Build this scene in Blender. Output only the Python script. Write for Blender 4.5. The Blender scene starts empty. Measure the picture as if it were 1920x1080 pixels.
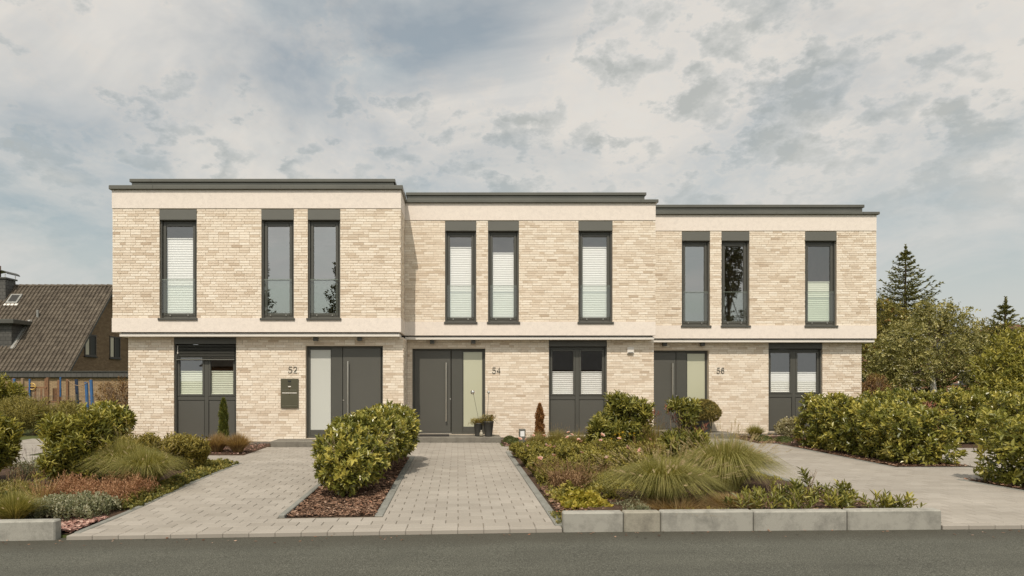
import bpy, math, random
import numpy as np
from mathutils import Vector

# ------------------------------------------------------------------ camera, sky, sun, exposure
scene = bpy.context.scene
col = scene.collection
EYE = 1.55
FPX, VX, VY = 1200.0, 858.0, 714.0          # focal length and vanishing point in photograph pixels
cam_d = bpy.data.cameras.new("camera")
cam = bpy.data.objects.new("camera", cam_d)
col.objects.link(cam)
cam.location = (0, 0, EYE)
cam.rotation_euler = (math.radians(90), 0, 0)
cam_d.sensor_width = 36.0
cam_d.lens = FPX / 1920 * 36.0
cam_d.shift_x = (960 - VX) / 1920
cam_d.shift_y = (VY - 540) / 1920
cam_d.clip_start = 0.05
cam_d.clip_end = 3000
scene.camera = cam

SUN_EL, SUN_AZ = 54.0, 13.5                 # elevation; angle off the street axis, sun behind the camera on the left
SUN_STRENGTH = 2.95
NISHITA_STRENGTH = 0.10
sd = bpy.data.lights.new("sun", 'SUN')
sd.energy = SUN_STRENGTH
sd.angle = math.radians(0.6)
sd.color = (1.0, 0.90, 0.77)
sun = bpy.data.objects.new("sun", sd)
col.objects.link(sun)
_e, _a = math.radians(SUN_EL), math.radians(SUN_AZ)
_to_sun = Vector((-math.sin(_a) * math.cos(_e), -math.cos(_a) * math.cos(_e), math.sin(_e)))
sun.rotation_euler = _to_sun.to_track_quat('Z', 'Y').to_euler()
sun.location = (-8, -20, 30)

vs = scene.view_settings
vs.view_transform = 'Standard'
vs.look = 'None'
vs.exposure = 0.18
vs.gamma = 1.0
vs.use_curve_mapping = False
scene.cycles.max_bounces = 8
scene.cycles.transparent_max_bounces = 12
scene.cycles.diffuse_bounces = 3
scene.cycles.glossy_bounces = 3
scene.cycles.transmission_bounces = 4
scene.cycles.caustics_reflective = False
scene.cycles.caustics_refractive = False


def lin(r, g, b):
    f = lambda c: (c / 255) / 12.92 if c <= 10 else (((c / 255) + 0.055) / 1.055) ** 2.4
    return (f(r), f(g), f(b), 1.0)


class NT:
    """tiny node helper"""
    def __init__(self, tree):
        self.t = tree
        tree.nodes.clear()

    def n(self, kind, **kw):
        nd = self.t.nodes.new(kind)
        for k, v in kw.items():
            if k.startswith('i_'):
                key = k[2:]
                key = int(key) if key.isdigit() else key.replace('_', ' ')
                nd.inputs[key].default_value = v
            else:
                setattr(nd, k, v)
        return nd

    def l(self, a, b):
        self.t.links.new(a, b)

    def math(self, op, a, b=None, clamp=False):
        nd = self.n('ShaderNodeMath', operation=op, use_clamp=clamp)
        for i, x in enumerate((a, b)):
            if x is None:
                continue
            if isinstance(x, (int, float)):
                nd.inputs[i].default_value = x
            else:
                self.l(x, nd.inputs[i])
        return nd.outputs[0]

    def vmath(self, op, a, b=None):
        nd = self.n('ShaderNodeVectorMath', operation=op)
        for i, x in enumerate((a, b)):
            if x is None:
                continue
            if isinstance(x, tuple):
                nd.inputs[i].default_value = x
            else:
                self.l(x, nd.inputs[i])
        return nd.outputs['Value'] if op in ('DOT_PRODUCT', 'LENGTH', 'DISTANCE') else nd.outputs[0]

    def ramp(self, fac, stops, interp='LINEAR'):
        nd = self.n('ShaderNodeValToRGB')
        cr = nd.color_ramp
        cr.interpolation = interp
        while len(cr.elements) < len(stops):
            cr.elements.new(0.5)
        for e, (p, c) in zip(cr.elements, stops):
            e.position = p
            if isinstance(c, (int, float)):
                c = (c, c, c, 1)
            e.color = c if len(c) == 4 else (*c, 1)
        self.l(fac, nd.inputs[0])
        return nd.outputs[0]

    def noise(self, vec, scale, detail=4, rough=0.55, dist=0.0, w=None):
        nd = self.n('ShaderNodeTexNoise')
        nd.inputs['Scale'].default_value = scale
        nd.inputs['Detail'].default_value = detail
        nd.inputs['Roughness'].default_value = rough
        nd.inputs['Distortion'].default_value = dist
        if vec is not None:
            self.l(vec, nd.inputs['Vector'])
        return nd.outputs['Fac']

    def mix(self, fac, a, b, blend='MIX'):
        nd = self.n('ShaderNodeMix', data_type='RGBA', blend_type=blend)
        for sock, x in ((nd.inputs[0], fac), (nd.inputs[6], a), (nd.inputs[7], b)):
            if isinstance(x, (int, float)):
                sock.default_value = x
            elif isinstance(x, tuple):
                sock.default_value = x if len(x) == 4 else (*x, 1)
            else:
                self.l(x, sock)
        return nd.outputs[2]

    def mapping(self, vec, scale=(1, 1, 1), loc=(0, 0, 0), rot=(0, 0, 0)):
        nd = self.n('ShaderNodeMapping')
        nd.inputs['Scale'].default_value = scale
        nd.inputs['Location'].default_value = loc
        nd.inputs['Rotation'].default_value = rot
        self.l(vec, nd.inputs['Vector'])
        return nd.outputs[0]


# sky: clear Nishita sky seen through gaps of a broken cloud layer that lies on a flat plane overhead
world = bpy.data.worlds.new("World")
scene.world = world
world.use_nodes = True
w = NT(world.node_tree)
out = w.n('ShaderNodeOutputWorld')
sky = w.n('ShaderNodeTexSky', sky_type='NISHITA')
sky.sun_disc = False
sky.sun_elevation = math.radians(SUN_EL)
sky.sun_rotation = math.radians(180 + SUN_AZ)
sky.air_density = 1.0
sky.dust_density = 3.0
bg_clear = w.n('ShaderNodeBackground')
bg_clear.inputs[1].default_value = NISHITA_STRENGTH
w.l(w.mix(1.0, sky.outputs[0], (0.96, 1.06, 0.90, 1), 'MULTIPLY'), bg_clear.inputs[0])
tc = w.n('ShaderNodeTexCoord')
sep = w.n('ShaderNodeSeparateXYZ')
w.l(tc.outputs['Generated'], sep.inputs[0])
zz = w.math('MAXIMUM', sep.outputs[2], 0.0)
nrm = w.vmath('NORMALIZE', tc.outputs['Generated'])
pl = w.vmath('SCALE', nrm)
w.l(w.math('DIVIDE', 1.0, w.math('ADD', zz, 0.42)), pl.node.inputs['Scale'])      # clouds shrink towards the horizon
# high thin veil, torn open towards the upper left
wisp = w.noise(w.mapping(pl, scale=(1.0, 1.0, 1.5), loc=(3.1, 1.7, 0.4), rot=(0.2, 0.5, 0.2)), 1.9, 6, 0.60, 0.5)
# low puffs: fields of small ragged clouds, one to a cell
puff_big = w.noise(w.mapping(pl, loc=(5.37, 0.95, 2.1)), 2.2, 2, 0.5, 0.0)
rag = w.n('ShaderNodeTexNoise')
rag.inputs['Scale'].default_value = 11.0
rag.inputs['Detail'].default_value = 6.0
rag.inputs['Roughness'].default_value = 0.62
w.l(pl, rag.inputs['Vector'])
offs = w.vmath('SCALE', w.vmath('SUBTRACT', rag.outputs['Color'], (0.5, 0.5, 0.5)))
offs.node.inputs['Scale'].default_value = 0.34
cell = w.n('ShaderNodeTexVoronoi', feature='F1')
cell.inputs['Scale'].default_value = 9.4
w.l(w.mapping(w.vmath('ADD', pl, offs), loc=(0.3, 0.0, 0.1), scale=(1.0, 1.0, 0.62)), cell.inputs['Vector'])
lit_field = w.noise(w.mapping(pl, scale=(1.0, 1.0, 1.2), loc=(8.2, 2.7, 5.3)), 2.4, 5, 0.58, 0.0)


def dirpx(px, py):
    v = Vector(((px - VX) / FPX, 1.0, (VY - py) / FPX)).normalized()
    return (v.x, v.y, v.z)


open_sum = None
for (px, py, width, st) in ((610, 60, 0.016, 0.34), (960, 30, 0.012, 0.36), (60, 230, 0.010, 0.30), (240, 290, 0.004, 0.16), (760, 110, 0.010, 0.14), (430, 20, 0.006, 0.16)):
    dp = w.vmath('DOT_PRODUCT', nrm, dirpx(px, py))
    k = w.math('MULTIPLY', w.math('SUBTRACT', dp, 1.0), 1.0 / width)
    g = w.math('MULTIPLY', w.math('EXPONENT', k), st)
    open_sum = g if open_sum is None else w.math('ADD', open_sum, g)
thick = w.math('SUBTRACT', w.math('SUBTRACT', w.math('MULTIPLY', wisp, 2.0), 0.48), open_sum)
cover = w.ramp(thick, [(0.0, 0.40), (0.30, 0.76), (0.52, 1.0)])
veil_col = w.ramp(lit_field, [(0.34, lin(200, 203, 202)), (0.48, lin(213, 211, 207)), (0.60, lin(222, 218, 211))])
pf = w.math('SUBTRACT', w.math('ADD', w.math('MULTIPLY', w.math('SUBTRACT', puff_big, 0.5), 0.85), w.math('MULTIPLY', w.math('SUBTRACT', rag.outputs['Fac'], 0.5), 1.05)), w.math('SUBTRACT', cell.outputs['Distance'], 0.648))
pf = w.math('SUBTRACT', pf, w.math('MULTIPLY', open_sum, 0.9))
fade_lo = w.ramp(zz, [(0.12, 0.0), (0.30, 1.0)])
pm = w.math('MULTIPLY', w.ramp(pf, [(0.0, 0.0), (0.16, 0.60), (0.42, 0.92)]), fade_lo)
pcol = w.ramp(pf, [(0.03, lin(204, 204, 200)), (0.20, lin(190, 192, 189)), (0.45, lin(179, 182, 179))])
rim = w.math('MULTIPLY', w.ramp(pf, [(-0.0, 0.55), (0.06, 0.0)]), w.math('MULTIPLY', fade_lo, w.ramp(w.math('ADD', pf, 0.25), [(0.0, 0.0), (0.2, 1.0)])))
c1 = w.mix(rim, veil_col, lin(222, 216, 208))
c2 = w.mix(pm, c1, pcol)
# towards the horizon the layer closes to an even pale grey
hz = w.ramp(zz, [(0.05, 1.0), (0.20, 0.50), (0.34, 0.0)])
c3 = w.mix(w.math('MULTIPLY', hz, 0.85), c2, lin(199, 202, 199))
fac = w.math('MAXIMUM', w.math('MAXIMUM', cover, w.math('MULTIPLY', pm, 0.9)), hz)
# thin cloud scatters forward: the layer is brighter around the hidden sun behind the camera
ds = w.math('MAXIMUM', w.vmath('DOT_PRODUCT', nrm, tuple(_to_sun)), 0.0)
glow = w.math('ADD', 0.90, w.math('MULTIPLY', w.math('POWER', ds, 3.0), 1.0))
c3 = w.vmath('SCALE', c3)
c3.node.inputs['Scale'].default_value = 1.0
w.l(glow, c3.node.inputs['Scale'])
bg_cloud = w.n('ShaderNodeBackground')
w.l(c3, bg_cloud.inputs[0])
bg_cloud.inputs[1].default_value = 1.0
mx = w.n('ShaderNodeMixShader')
w.l(fac, mx.inputs[0])
w.l(bg_clear.outputs[0], mx.inputs[1])
w.l(bg_cloud.outputs[0], mx.inputs[2])
w.l(mx.outputs[0], out.inputs[0])

# ------------------------------------------------------------------ helpers
rng = np.random.default_rng(7)
random.seed(7)


def X(px, y):
    return (px - VX) * y / FPX


def Z(py, y):
    return EYE + (VY - py) * y / FPX


def G(px, py):
    """ground point under a pixel"""
    y = FPX * EYE / (py - VY)
    return (X(px, y), y)


def gz(x, y):
    """height of the front gardens: the street falls to the left, the ground levels out towards the houses"""
    x = np.asarray(x, dtype=float)
    y = np.asarray(y, dtype=float)
    s = np.where(x < 1.14, np.maximum(0.0158 * (x - 1.14), -0.12), np.minimum(0.007 * (x - 1.14), 0.045))
    t = np.clip((11.0 - y) / 3.8, 0, 1)
    return s * t * t * (3 - 2 * t)


ORG = {}


def tag(o, label=None, cat=None, group=None, kind=None):
    if label:
        o['label'] = label
    if cat:
        o['category'] = cat
    if group:
        o['group'] = group
    if kind:
        o['kind'] = kind
    return o


def thing(name, loc, label, cat, group=None):
    o = bpy.data.objects.new(name, None)
    o.empty_display_size = 0.2
    o.location = loc
    col.objects.link(o)
    ORG[o.name] = Vector(loc)
    return tag(o, label, cat, group)


class Acc:
    """collects faces in world coordinates and links them as one mesh object"""
    def __init__(self):
        self.v, self.q, self.t, self.qt, self.tt, self.n = [], [], [], [], [], 0

    def add(self, v, q=None, t=None, tint=0.5):
        v = np.asarray(v, dtype=np.float32).reshape(-1, 3)
        self.v.append(v)
        if q is not None and len(q):
            q = np.asarray(q, dtype=np.int32).reshape(-1, 4) + self.n
            self.q.append(q)
            self.qt.append(np.broadcast_to(np.asarray(tint, dtype=np.float32), (len(q),)))
        if t is not None and len(t):
            t = np.asarray(t, dtype=np.int32).reshape(-1, 3) + self.n
            self.t.append(t)
            self.tt.append(np.broadcast_to(np.asarray(tint, dtype=np.float32), (len(t),)))
        self.n += len(v)
        return self

    def box(self, x0, x1, y0, y1, z0, z1, tint=0.5):
        v = [(x0, y0, z0), (x1, y0, z0), (x1, y1, z0), (x0, y1, z0), (x0, y0, z1), (x1, y0, z1), (x1, y1, z1), (x0, y1, z1)]
        return self.add(v, [(0, 3, 2, 1), (4, 5, 6, 7), (0, 1, 5, 4), (1, 2, 6, 5), (2, 3, 7, 6), (3, 0, 4, 7)], tint=tint)

    def bbox(self, x0, x1, y0, y1, z0, z1, b=0.006, tint=0.5):
        """box with chamfered edges"""
        c = np.array([(x0 + x1) / 2, (y0 + y1) / 2, (z0 + z1) / 2])
        h = np.array([x1 - x0, y1 - y0, z1 - z0]) / 2
        b = min(b, *(h * 0.45))
        vs, idx = [], {}
        for sx in (-1, 1):
            for sy in (-1, 1):
                for sz in (-1, 1):
                    for ax in range(3):
                        p = h.copy()
                        for k in range(3):
                            if k != ax:
                                p[k] -= b
                        idx[(sx, sy, sz, ax)] = len(vs)
                        vs.append(c + p * np.array([sx, sy, sz]))
        quads, tris = [], []
        for ax in range(3):
            u, w_ = [(1, 2), (2, 0), (0, 1)][ax]
            for s in (-1, 1):
                f = []
                for (a, b_) in ((-1, -1), (1, -1), (1, 1), (-1, 1)):
                    k = [0, 0, 0]
                    k[ax], k[u], k[w_] = s, a, b_
                    f.append(idx[(*k, ax)])
                quads.append(f if s > 0 else f[::-1])
        for ax in range(3):
            u, w_ = [(1, 2), (2, 0), (0, 1)][ax]
            for a in (-1, 1):
                for b_ in (-1, 1):
                    ks = []
                    for s in (-1, 1):
                        k = [0, 0, 0]
                        k[ax], k[u], k[w_] = s, a, b_
                        ks.append(tuple(k))
                    f = [idx[(*ks[0], u)], idx[(*ks[1], u)], idx[(*ks[1], w_)], idx[(*ks[0], w_)]]
                    quads.append(f if a * b_ > 0 else f[::-1])
        for sx in (-1, 1):
            for sy in (-1, 1):
                for sz in (-1, 1):
                    f = [idx[(sx, sy, sz, k)] for k in range(3)]
                    tris.append(f if sx * sy * sz > 0 else f[::-1])
        v = np.array(vs)
        n0 = self.n
        self.add(v, quads, tint=tint)
        self.t.append(np.array(tris, dtype=np.int32) + n0)
        self.tt.append(np.full(len(tris), tint, dtype=np.float32))
        return self

    def tube(self, pts, radii, sides=6, tint=0.5, cap=True):
        pts = [np.asarray(p, float) for p in pts]
        if isinstance(radii, (int, float)):
            radii = [radii] * len(pts)
        rings = []
        for i, p in enumerate(pts):
            a, b = pts[max(i - 1, 0)], pts[min(i + 1, len(pts) - 1)]
            d = (b - a) / (np.linalg.norm(b - a) + 1e-9)
            ref = np.array([0, 0, 1.0]) if abs(d[2]) < 0.9 else np.array([1.0, 0, 0])
            u = np.cross(d, ref)
            u /= np.linalg.norm(u)
            w_ = np.cross(d, u)
            ang = np.arange(sides) * 2 * np.pi / sides
            rings.append(p + radii[i] * (np.cos(ang)[:, None] * u + np.sin(ang)[:, None] * w_))
        v = np.concatenate(rings)
        q = []
        for i in range(len(pts) - 1):
            for k in range(sides):
                k2 = (k + 1) % sides
                q.append((i * sides + k, i * sides + k2, (i + 1) * sides + k2, (i + 1) * sides + k))
        t = []
        if cap:
            v = np.concatenate([v, [pts[0], pts[-1]]])
            n = len(v)
            for k in range(sides):
                k2 = (k + 1) % sides
                t.append((n - 2, k2, k))
                t.append((n - 1, (len(pts) - 1) * sides + k, (len(pts) - 1) * sides + k2))
        n0 = self.n
        self.add(v, q, tint=tint)
        if t:
            self.t.append(np.array(t, dtype=np.int32) + n0)
            self.tt.append(np.full(len(t), tint, dtype=np.float32))
        return self

    def lathe(self, cx, cy, prof, sides=20, tint=0.5):
        """prof: list of (radius, z)"""
        ang = np.arange(sides) * 2 * np.pi / sides
        v = np.concatenate([np.stack([cx + r * np.cos(ang), cy + r * np.sin(ang), np.full(sides, z)], 1) for r, z in prof])
        q = []
        for i in range(len(prof) - 1):
            for k in range(sides):
                k2 = (k + 1) % sides
                q.append((i * sides + k, i * sides + k2, (i + 1) * sides + k2, (i + 1) * sides + k))
        return self.add(v, q, tint=tint)

    def build(self, name, mat, parent=None, smooth=False, origin=None, kind=None):
        me = bpy.data.meshes.new(name)
        if parent is not None:
            o0 = ORG[parent.name]
        else:
            o0 = Vector(origin) if origin is not None else Vector((0, 0, 0))
        v = np.concatenate(self.v) if self.v else np.zeros((0, 3), np.float32)
        v = v - np.array(o0, dtype=np.float32)
        nq = sum(len(a) for a in self.q)
        nt = sum(len(a) for a in self.t)
        q = np.concatenate(self.q) if nq else np.zeros((0, 4), np.int32)
        t = np.concatenate(self.t) if nt else np.zeros((0, 3), np.int32)
        me.vertices.add(len(v))
        me.vertices.foreach_set('co', v.astype(np.float32).ravel())
        me.loops.add(nq * 4 + nt * 3)
        me.loops.foreach_set('vertex_index', np.concatenate([q.ravel(), t.ravel()]).astype(np.int32))
        me.polygons.add(nq + nt)
        ls = np.concatenate([np.arange(nq) * 4, nq * 4 + np.arange(nt) * 3]).astype(np.int32)
        me.polygons.foreach_set('loop_start', ls)
        me.update(calc_edges=True)
        tint = np.concatenate(([np.concatenate(self.qt)] if nq else []) + ([np.concatenate(self.tt)] if nt else []))
        at = me.attributes.new('tint', 'FLOAT', 'FACE')
        at.data.foreach_set('value', tint.astype(np.float32))
        me.polygons.foreach_set('use_smooth', np.full(nq + nt, bool(smooth)))
        me.materials.append(mat)
        o = bpy.data.objects.new(name, me)
        col.objects.link(o)
        if parent is not None:
            o.parent = parent
        else:
            o.location = o0
        ORG[o.name] = Vector(o0)
        if kind:
            o['kind'] = kind
        return o


def place(name, me, loc, parent):
    o = bpy.data.objects.new(name, me)
    o.location = Vector(loc) - ORG[parent.name]
    o.parent = parent
    col.objects.link(o)
    return o


def copy_tree(root, loc, label=None):
    def rec(o, par):
        c = o.copy()
        col.objects.link(c)
        if par is not None:
            c.parent = par
        for ch in [k for k in bpy.data.objects if k.parent == o]:
            rec(ch, c)
        return c
    c = rec(root, None)
    c.location = loc
    ORG[c.name] = Vector(loc)
    if label:
        c['label'] = label
    return c


def unit(a):
    a = np.asarray(a, float)
    return a / (np.linalg.norm(a, axis=-1, keepdims=True) + 1e-9)


# ------------------------------------------------------------------ materials
def new_mat(name):
    m = bpy.data.materials.new(name)
    m.use_nodes = True
    return m, NT(m.node_tree)


def principled(t, base=None, rough=0.6, metal=0.0, spec=0.5, normal=None):
    o = t.n('ShaderNodeOutputMaterial')
    p = t.n('ShaderNodeBsdfPrincipled')
    if isinstance(base, tuple):
        p.inputs['Base Color'].default_value = base
    elif base is not None:
        t.l(base, p.inputs['Base Color'])
    if isinstance(rough, (int, float)):
        p.inputs['Roughness'].default_value = rough
    else:
        t.l(rough, p.inputs['Roughness'])
    p.inputs['Metallic'].default_value = metal
    p.inputs['Specular IOR Level'].default_value = spec
    if normal is not None:
        t.l(normal, p.inputs['Normal'])
    t.l(p.outputs[0], o.inputs[0])
    return p


def bump(t, h, strength=0.3, dist=0.01):
    b = t.n('ShaderNodeBump')
    b.inputs['Strength'].default_value = strength
    b.inputs['Distance'].default_value = dist
    t.l(h, b.inputs['Height'])
    return b.outputs[0]


def pos(t):
    return t.n('ShaderNodeNewGeometry').outputs['Position']


def tint_of(t, mode):
    if mode == 'object':
        return t.n('ShaderNodeObjectInfo').outputs['Random']
    return t.n('ShaderNodeAttribute', attribute_name='tint').outputs['Fac']


def mat_plain(name, c, rough=0.6, metal=0.0, spec=0.5, var=0.12, scale=6.0, bstr=0.0, bscale=60.0):
    m, t = new_mat(name)
    p = pos(t)
    n = t.noise(p, scale, 5, 0.6)
    f = t.ramp(n, [(0.3, 1 - var), (0.7, 1 + var * 0.6)])
    base = t.mix(1.0, c, f, 'MULTIPLY')
    nm = bump(t, t.noise(p, bscale, 4), bstr, 0.004) if bstr else None
    principled(t, base, rough, metal, spec, nm)
    return m


def mat_brick(name, mode, stops, bscale=90):
    m, t = new_mat(name)
    p = pos(t)
    tn = tint_of(t, mode)
    base = t.ramp(tn, stops)
    fire = t.noise(p, 7.5, 3, 0.6)
    base = t.mix(t.ramp(fire, [(0.56, 0.0), (0.70, 0.30)]), base, (0.58, 0.47, 0.35, 1))
    fine = t.noise(p, 38, 5, 0.65)
    base = t.mix(0.8, base, t.ramp(fine, [(0.3, 0.86), (0.7, 1.1)]), 'MULTIPLY')
    broad = t.noise(p, 0.9, 3, 0.6)
    base = t.mix(0.6, base, t.ramp(broad, [(0.35, 0.95), (0.65, 1.04)]), 'MULTIPLY')
    principled(t, base, 0.85, 0, 0.25, bump(t, t.noise(p, bscale, 4), 0.4, 0.004))
    return m


def mat_leaf(name, c0, c1, c2, rough=0.45, trans=0.3, spec=0.4, gain=1.0):
    """leaf colour runs from c0 over c1 to c2 with the tint stored on each leaf"""
    m, t = new_mat(name)
    o = t.n('ShaderNodeOutputMaterial')
    c0, c1, c2 = (tuple(min(0.8, x * gain) for x in c) for c in (c0, c1, c2))
    base = t.ramp(tint_of(t, 'attr'), [(0.0, c0), (0.55, c1), (1.0, c2)])
    p = t.n('ShaderNodeBsdfPrincipled')
    p.inputs['Roughness'].default_value = rough
    p.inputs['Specular IOR Level'].default_value = spec
    t.l(base, p.inputs['Base Color'])
    tr = t.n('ShaderNodeBsdfTranslucent')
    t.l(t.mix(1.0, base, (1.10, 1.0, 0.55, 1), 'MULTIPLY'), tr.inputs[0])
    mx_ = t.n('ShaderNodeMixShader')
    mx_.inputs[0].default_value = trans
    t.l(p.outputs[0], mx_.inputs[1])
    t.l(tr.outputs[0], mx_.inputs[2])
    t.l(mx_.outputs[0], o.inputs[0])
    return m


def mat_glass(name, tintc=(1, 1, 1, 1), boost=1.0, base_refl=0.03, rough=0.0):
    """thin architectural glass: fresnel reflection over a clear pane"""
    m, t = new_mat(name)
    o = t.n('ShaderNodeOutputMaterial')
    tr = t.n('ShaderNodeBsdfTransparent')
    tr.inputs[0].default_value = tintc
    gl = t.n('ShaderNodeBsdfGlossy')
    gl.inputs['Roughness'].default_value = rough
    gl.inputs[0].default_value = (1, 1, 1, 1)
    lw_ = t.n('ShaderNodeLayerWeight')                 # Schlick term, the same from both sides of the pane
    lw_.inputs[0].default_value = 0.5
    f = t.math('ADD', t.math('MULTIPLY', t.math('POWER', lw_.outputs['Facing'], 5.0), boost), base_refl, clamp=True)
    mx_ = t.n('ShaderNodeMixShader')
    t.l(f, mx_.inputs[0])
    t.l(tr.outputs[0], mx_.inputs[1])
    t.l(gl.outputs[0], mx_.inputs[2])
    t.l(mx_.outputs[0], o.inputs[0])
    return m


BRICK_STOPS = [(0.0, (0.53, 0.42, 0.315)), (0.03, (0.64, 0.53, 0.41)), (0.15, (0.715, 0.61, 0.49)), (0.42, (0.78, 0.68, 0.56)),
               (0.75, (0.83, 0.74, 0.62)), (1.0, (0.86, 0.78, 0.67))]
M = {}
M['brick_obj'] = mat_brick('cream_brick_single', 'object', BRICK_STOPS)
M['brick'] = mat_brick('cream_brick', 'attr', BRICK_STOPS)
M['mortar'] = mat_plain('mortar', (0.66, 0.57, 0.45, 1), 0.95, var=0.1, scale=3, bstr=0.3, bscale=120)


def _plaster():
    m, t = new_mat('mottled_plaster')
    p = pos(t)
    a = t.noise(p, 9, 6, 0.7, 0.4)
    b = t.noise(p, 55, 4, 0.6)
    c = t.mix(1.0, t.ramp(a, [(0.30, (0.71, 0.645, 0.585)), (0.5, (0.785, 0.71, 0.64)), (0.7, (0.82, 0.745, 0.67))]),
              t.ramp(b, [(0.3, 0.93), (0.7, 1.05)]), 'MULTIPLY')
    principled(t, c, 0.9, 0, 0.2, bump(t, b, 0.25, 0.003))
    return m


M['plaster'] = _plaster()
M['white_trim'] = mat_plain('white_trim', (0.74, 0.70, 0.64, 1), 0.45, var=0.04)
M['anthracite'] = mat_plain('anthracite_aluminium', (0.078, 0.077, 0.066, 1), 0.42, 0.0, 0.5, var=0.06, scale=1.5)
M['box_metal'] = mat_plain('shutter_box_aluminium', (0.125, 0.124, 0.108, 1), 0.4, 0.0, 0.5, var=0.05, scale=2)
M['door_metal'] = mat_plain('door_leaf_aluminium', (0.090, 0.088, 0.076, 1), 0.42, 0.0, 0.5, var=0.05, scale=1)
M['coping'] = mat_plain('coping_sheet_metal', (0.15, 0.146, 0.124, 1), 0.27, 0.5, 0.5, var=0.10, scale=1.2)
M['steel'] = mat_plain('brushed_steel', (0.78, 0.74, 0.67, 1), 0.30, 1.0, var=0.05)
M['chrome'] = mat_plain('polished_steel', (0.80, 0.79, 0.76, 1), 0.06, 1.0, var=0.02)
M['gasket'] = mat_plain('dark_rubber', (0.018, 0.018, 0.016, 1), 0.6, var=0.05)
M['glass'] = mat_glass('window_glass', (0.97, 0.98, 0.96, 1), 0.6, 0.38)
M['glass_clear'] = mat_glass('window_glass_low_reflection', (1, 1, 1, 1), 0.7, 0.20)
M['balustrade'] = mat_glass('balustrade_glass', (0.94, 0.975, 0.95, 1), 0.7, 0.08)
M['blind'] = mat_plain('pleated_blind_fabric', (0.93, 0.94, 0.90, 1), 0.8, var=0.02)
M['blind_green'] = mat_plain('sage_pleated_blind_fabric', (0.76, 0.81, 0.66, 1), 0.8, var=0.03)
M['interior'] = mat_plain('room_walls', (0.34, 0.30, 0.24, 1), 0.9, var=0.05)
M['roomfloor'] = mat_plain('room_floor', (0.22, 0.13, 0.06, 1), 0.5, var=0.2)
M['cabinet'] = mat_plain('cabinet_front', (0.50, 0.46, 0.36, 1), 0.5, var=0.03)


def _frost(name, c):
    m, t = new_mat(name)
    p = pos(t)
    pr = principled(t, c, 0.18, 0, 0.5)
    pr.inputs['Coat Weight'].default_value = 0.6
    pr.inputs['Coat Roughness'].default_value = 0.04
    return m


M['frost_white'] = _frost('frosted_glass_white', (0.55, 0.56, 0.52, 1))
M['frost_green'] = _frost('frosted_glass_green', (0.50, 0.50, 0.37, 1))


def _paver(mode):
    m, t = new_mat('concrete_paver_' + mode)
    p = pos(t)
    tn = tint_of(t, mode)
    c = t.ramp(tn, [(0.0, (0.298, 0.270, 0.232)), (0.5, (0.325, 0.296, 0.256)), (1.0, (0.352, 0.322, 0.28))])
    c = t.mix(0.9, c, t.ramp(t.noise(p, 0.7, 5, 0.6), [(0.3, 0.87), (0.7, 1.09)]), 'MULTIPLY')
    c = t.mix(t.ramp(t.noise(t.mapping(p, scale=(1.6, 0.35, 1)), 1.7, 6, 0.7), [(0.54, 0.0), (0.72, 0.22)]), c, (0.20, 0.175, 0.14, 1))
    c = t.mix(0.9, c, t.ramp(t.noise(p, 260, 3, 0.7), [(0.3, 0.90), (0.7, 1.08)]), 'MULTIPLY')
    # a few dark spots (chewing gum, oil)
    sp = t.noise(p, 7, 2, 0.4)
    c = t.mix(t.ramp(sp, [(0.77, 0.0), (0.80, 0.45)]), c, (0.16, 0.14, 0.12, 1))
    principled(t, c, 0.88, 0, 0.25, bump(t, t.noise(p, 180, 3), 0.25, 0.002))
    return m


M['paver_obj'] = _paver('object')
M['paver'] = _paver('attr')
M['joint'] = mat_plain('joint_sand', (0.20, 0.17, 0.13, 1), 0.95, var=0.3, scale=2.0, bstr=0.3)


def _concrete(name, c, stain, stain_c):
    m, t = new_mat(name)
    p = pos(t)
    a = t.noise(p, 5, 7, 0.72)
    b = t.noise(p, 220, 3, 0.7)
    base = t.mix(t.ramp(a, [(0.45, 0.0), (0.68, stain)]), c, stain_c)
    base = t.mix(1.0, base, t.ramp(b, [(0.28, 0.8), (0.72, 1.12)]), 'MULTIPLY')
    principled(t, base, 0.9, 0, 0.25, bump(t, t.noise(p, 120, 4), 0.4, 0.003))
    return m


M['kerb'] = _concrete('kerb_concrete', (0.345, 0.335, 0.295, 1), 0.75, (0.17, 0.165, 0.145, 1))
M['kerb_warm'] = _concrete('kerb_concrete_warm', (0.31, 0.29, 0.235, 1), 0.7, (0.13, 0.12, 0.10, 1))
M['edging'] = _concrete('edging_concrete', (0.24, 0.24, 0.215, 1), 0.6, (0.13, 0.13, 0.11, 1))
M['step'] = _concrete('step_concrete', (0.20, 0.185, 0.155, 1), 0.7, (0.105, 0.095, 0.08, 1))


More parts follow.
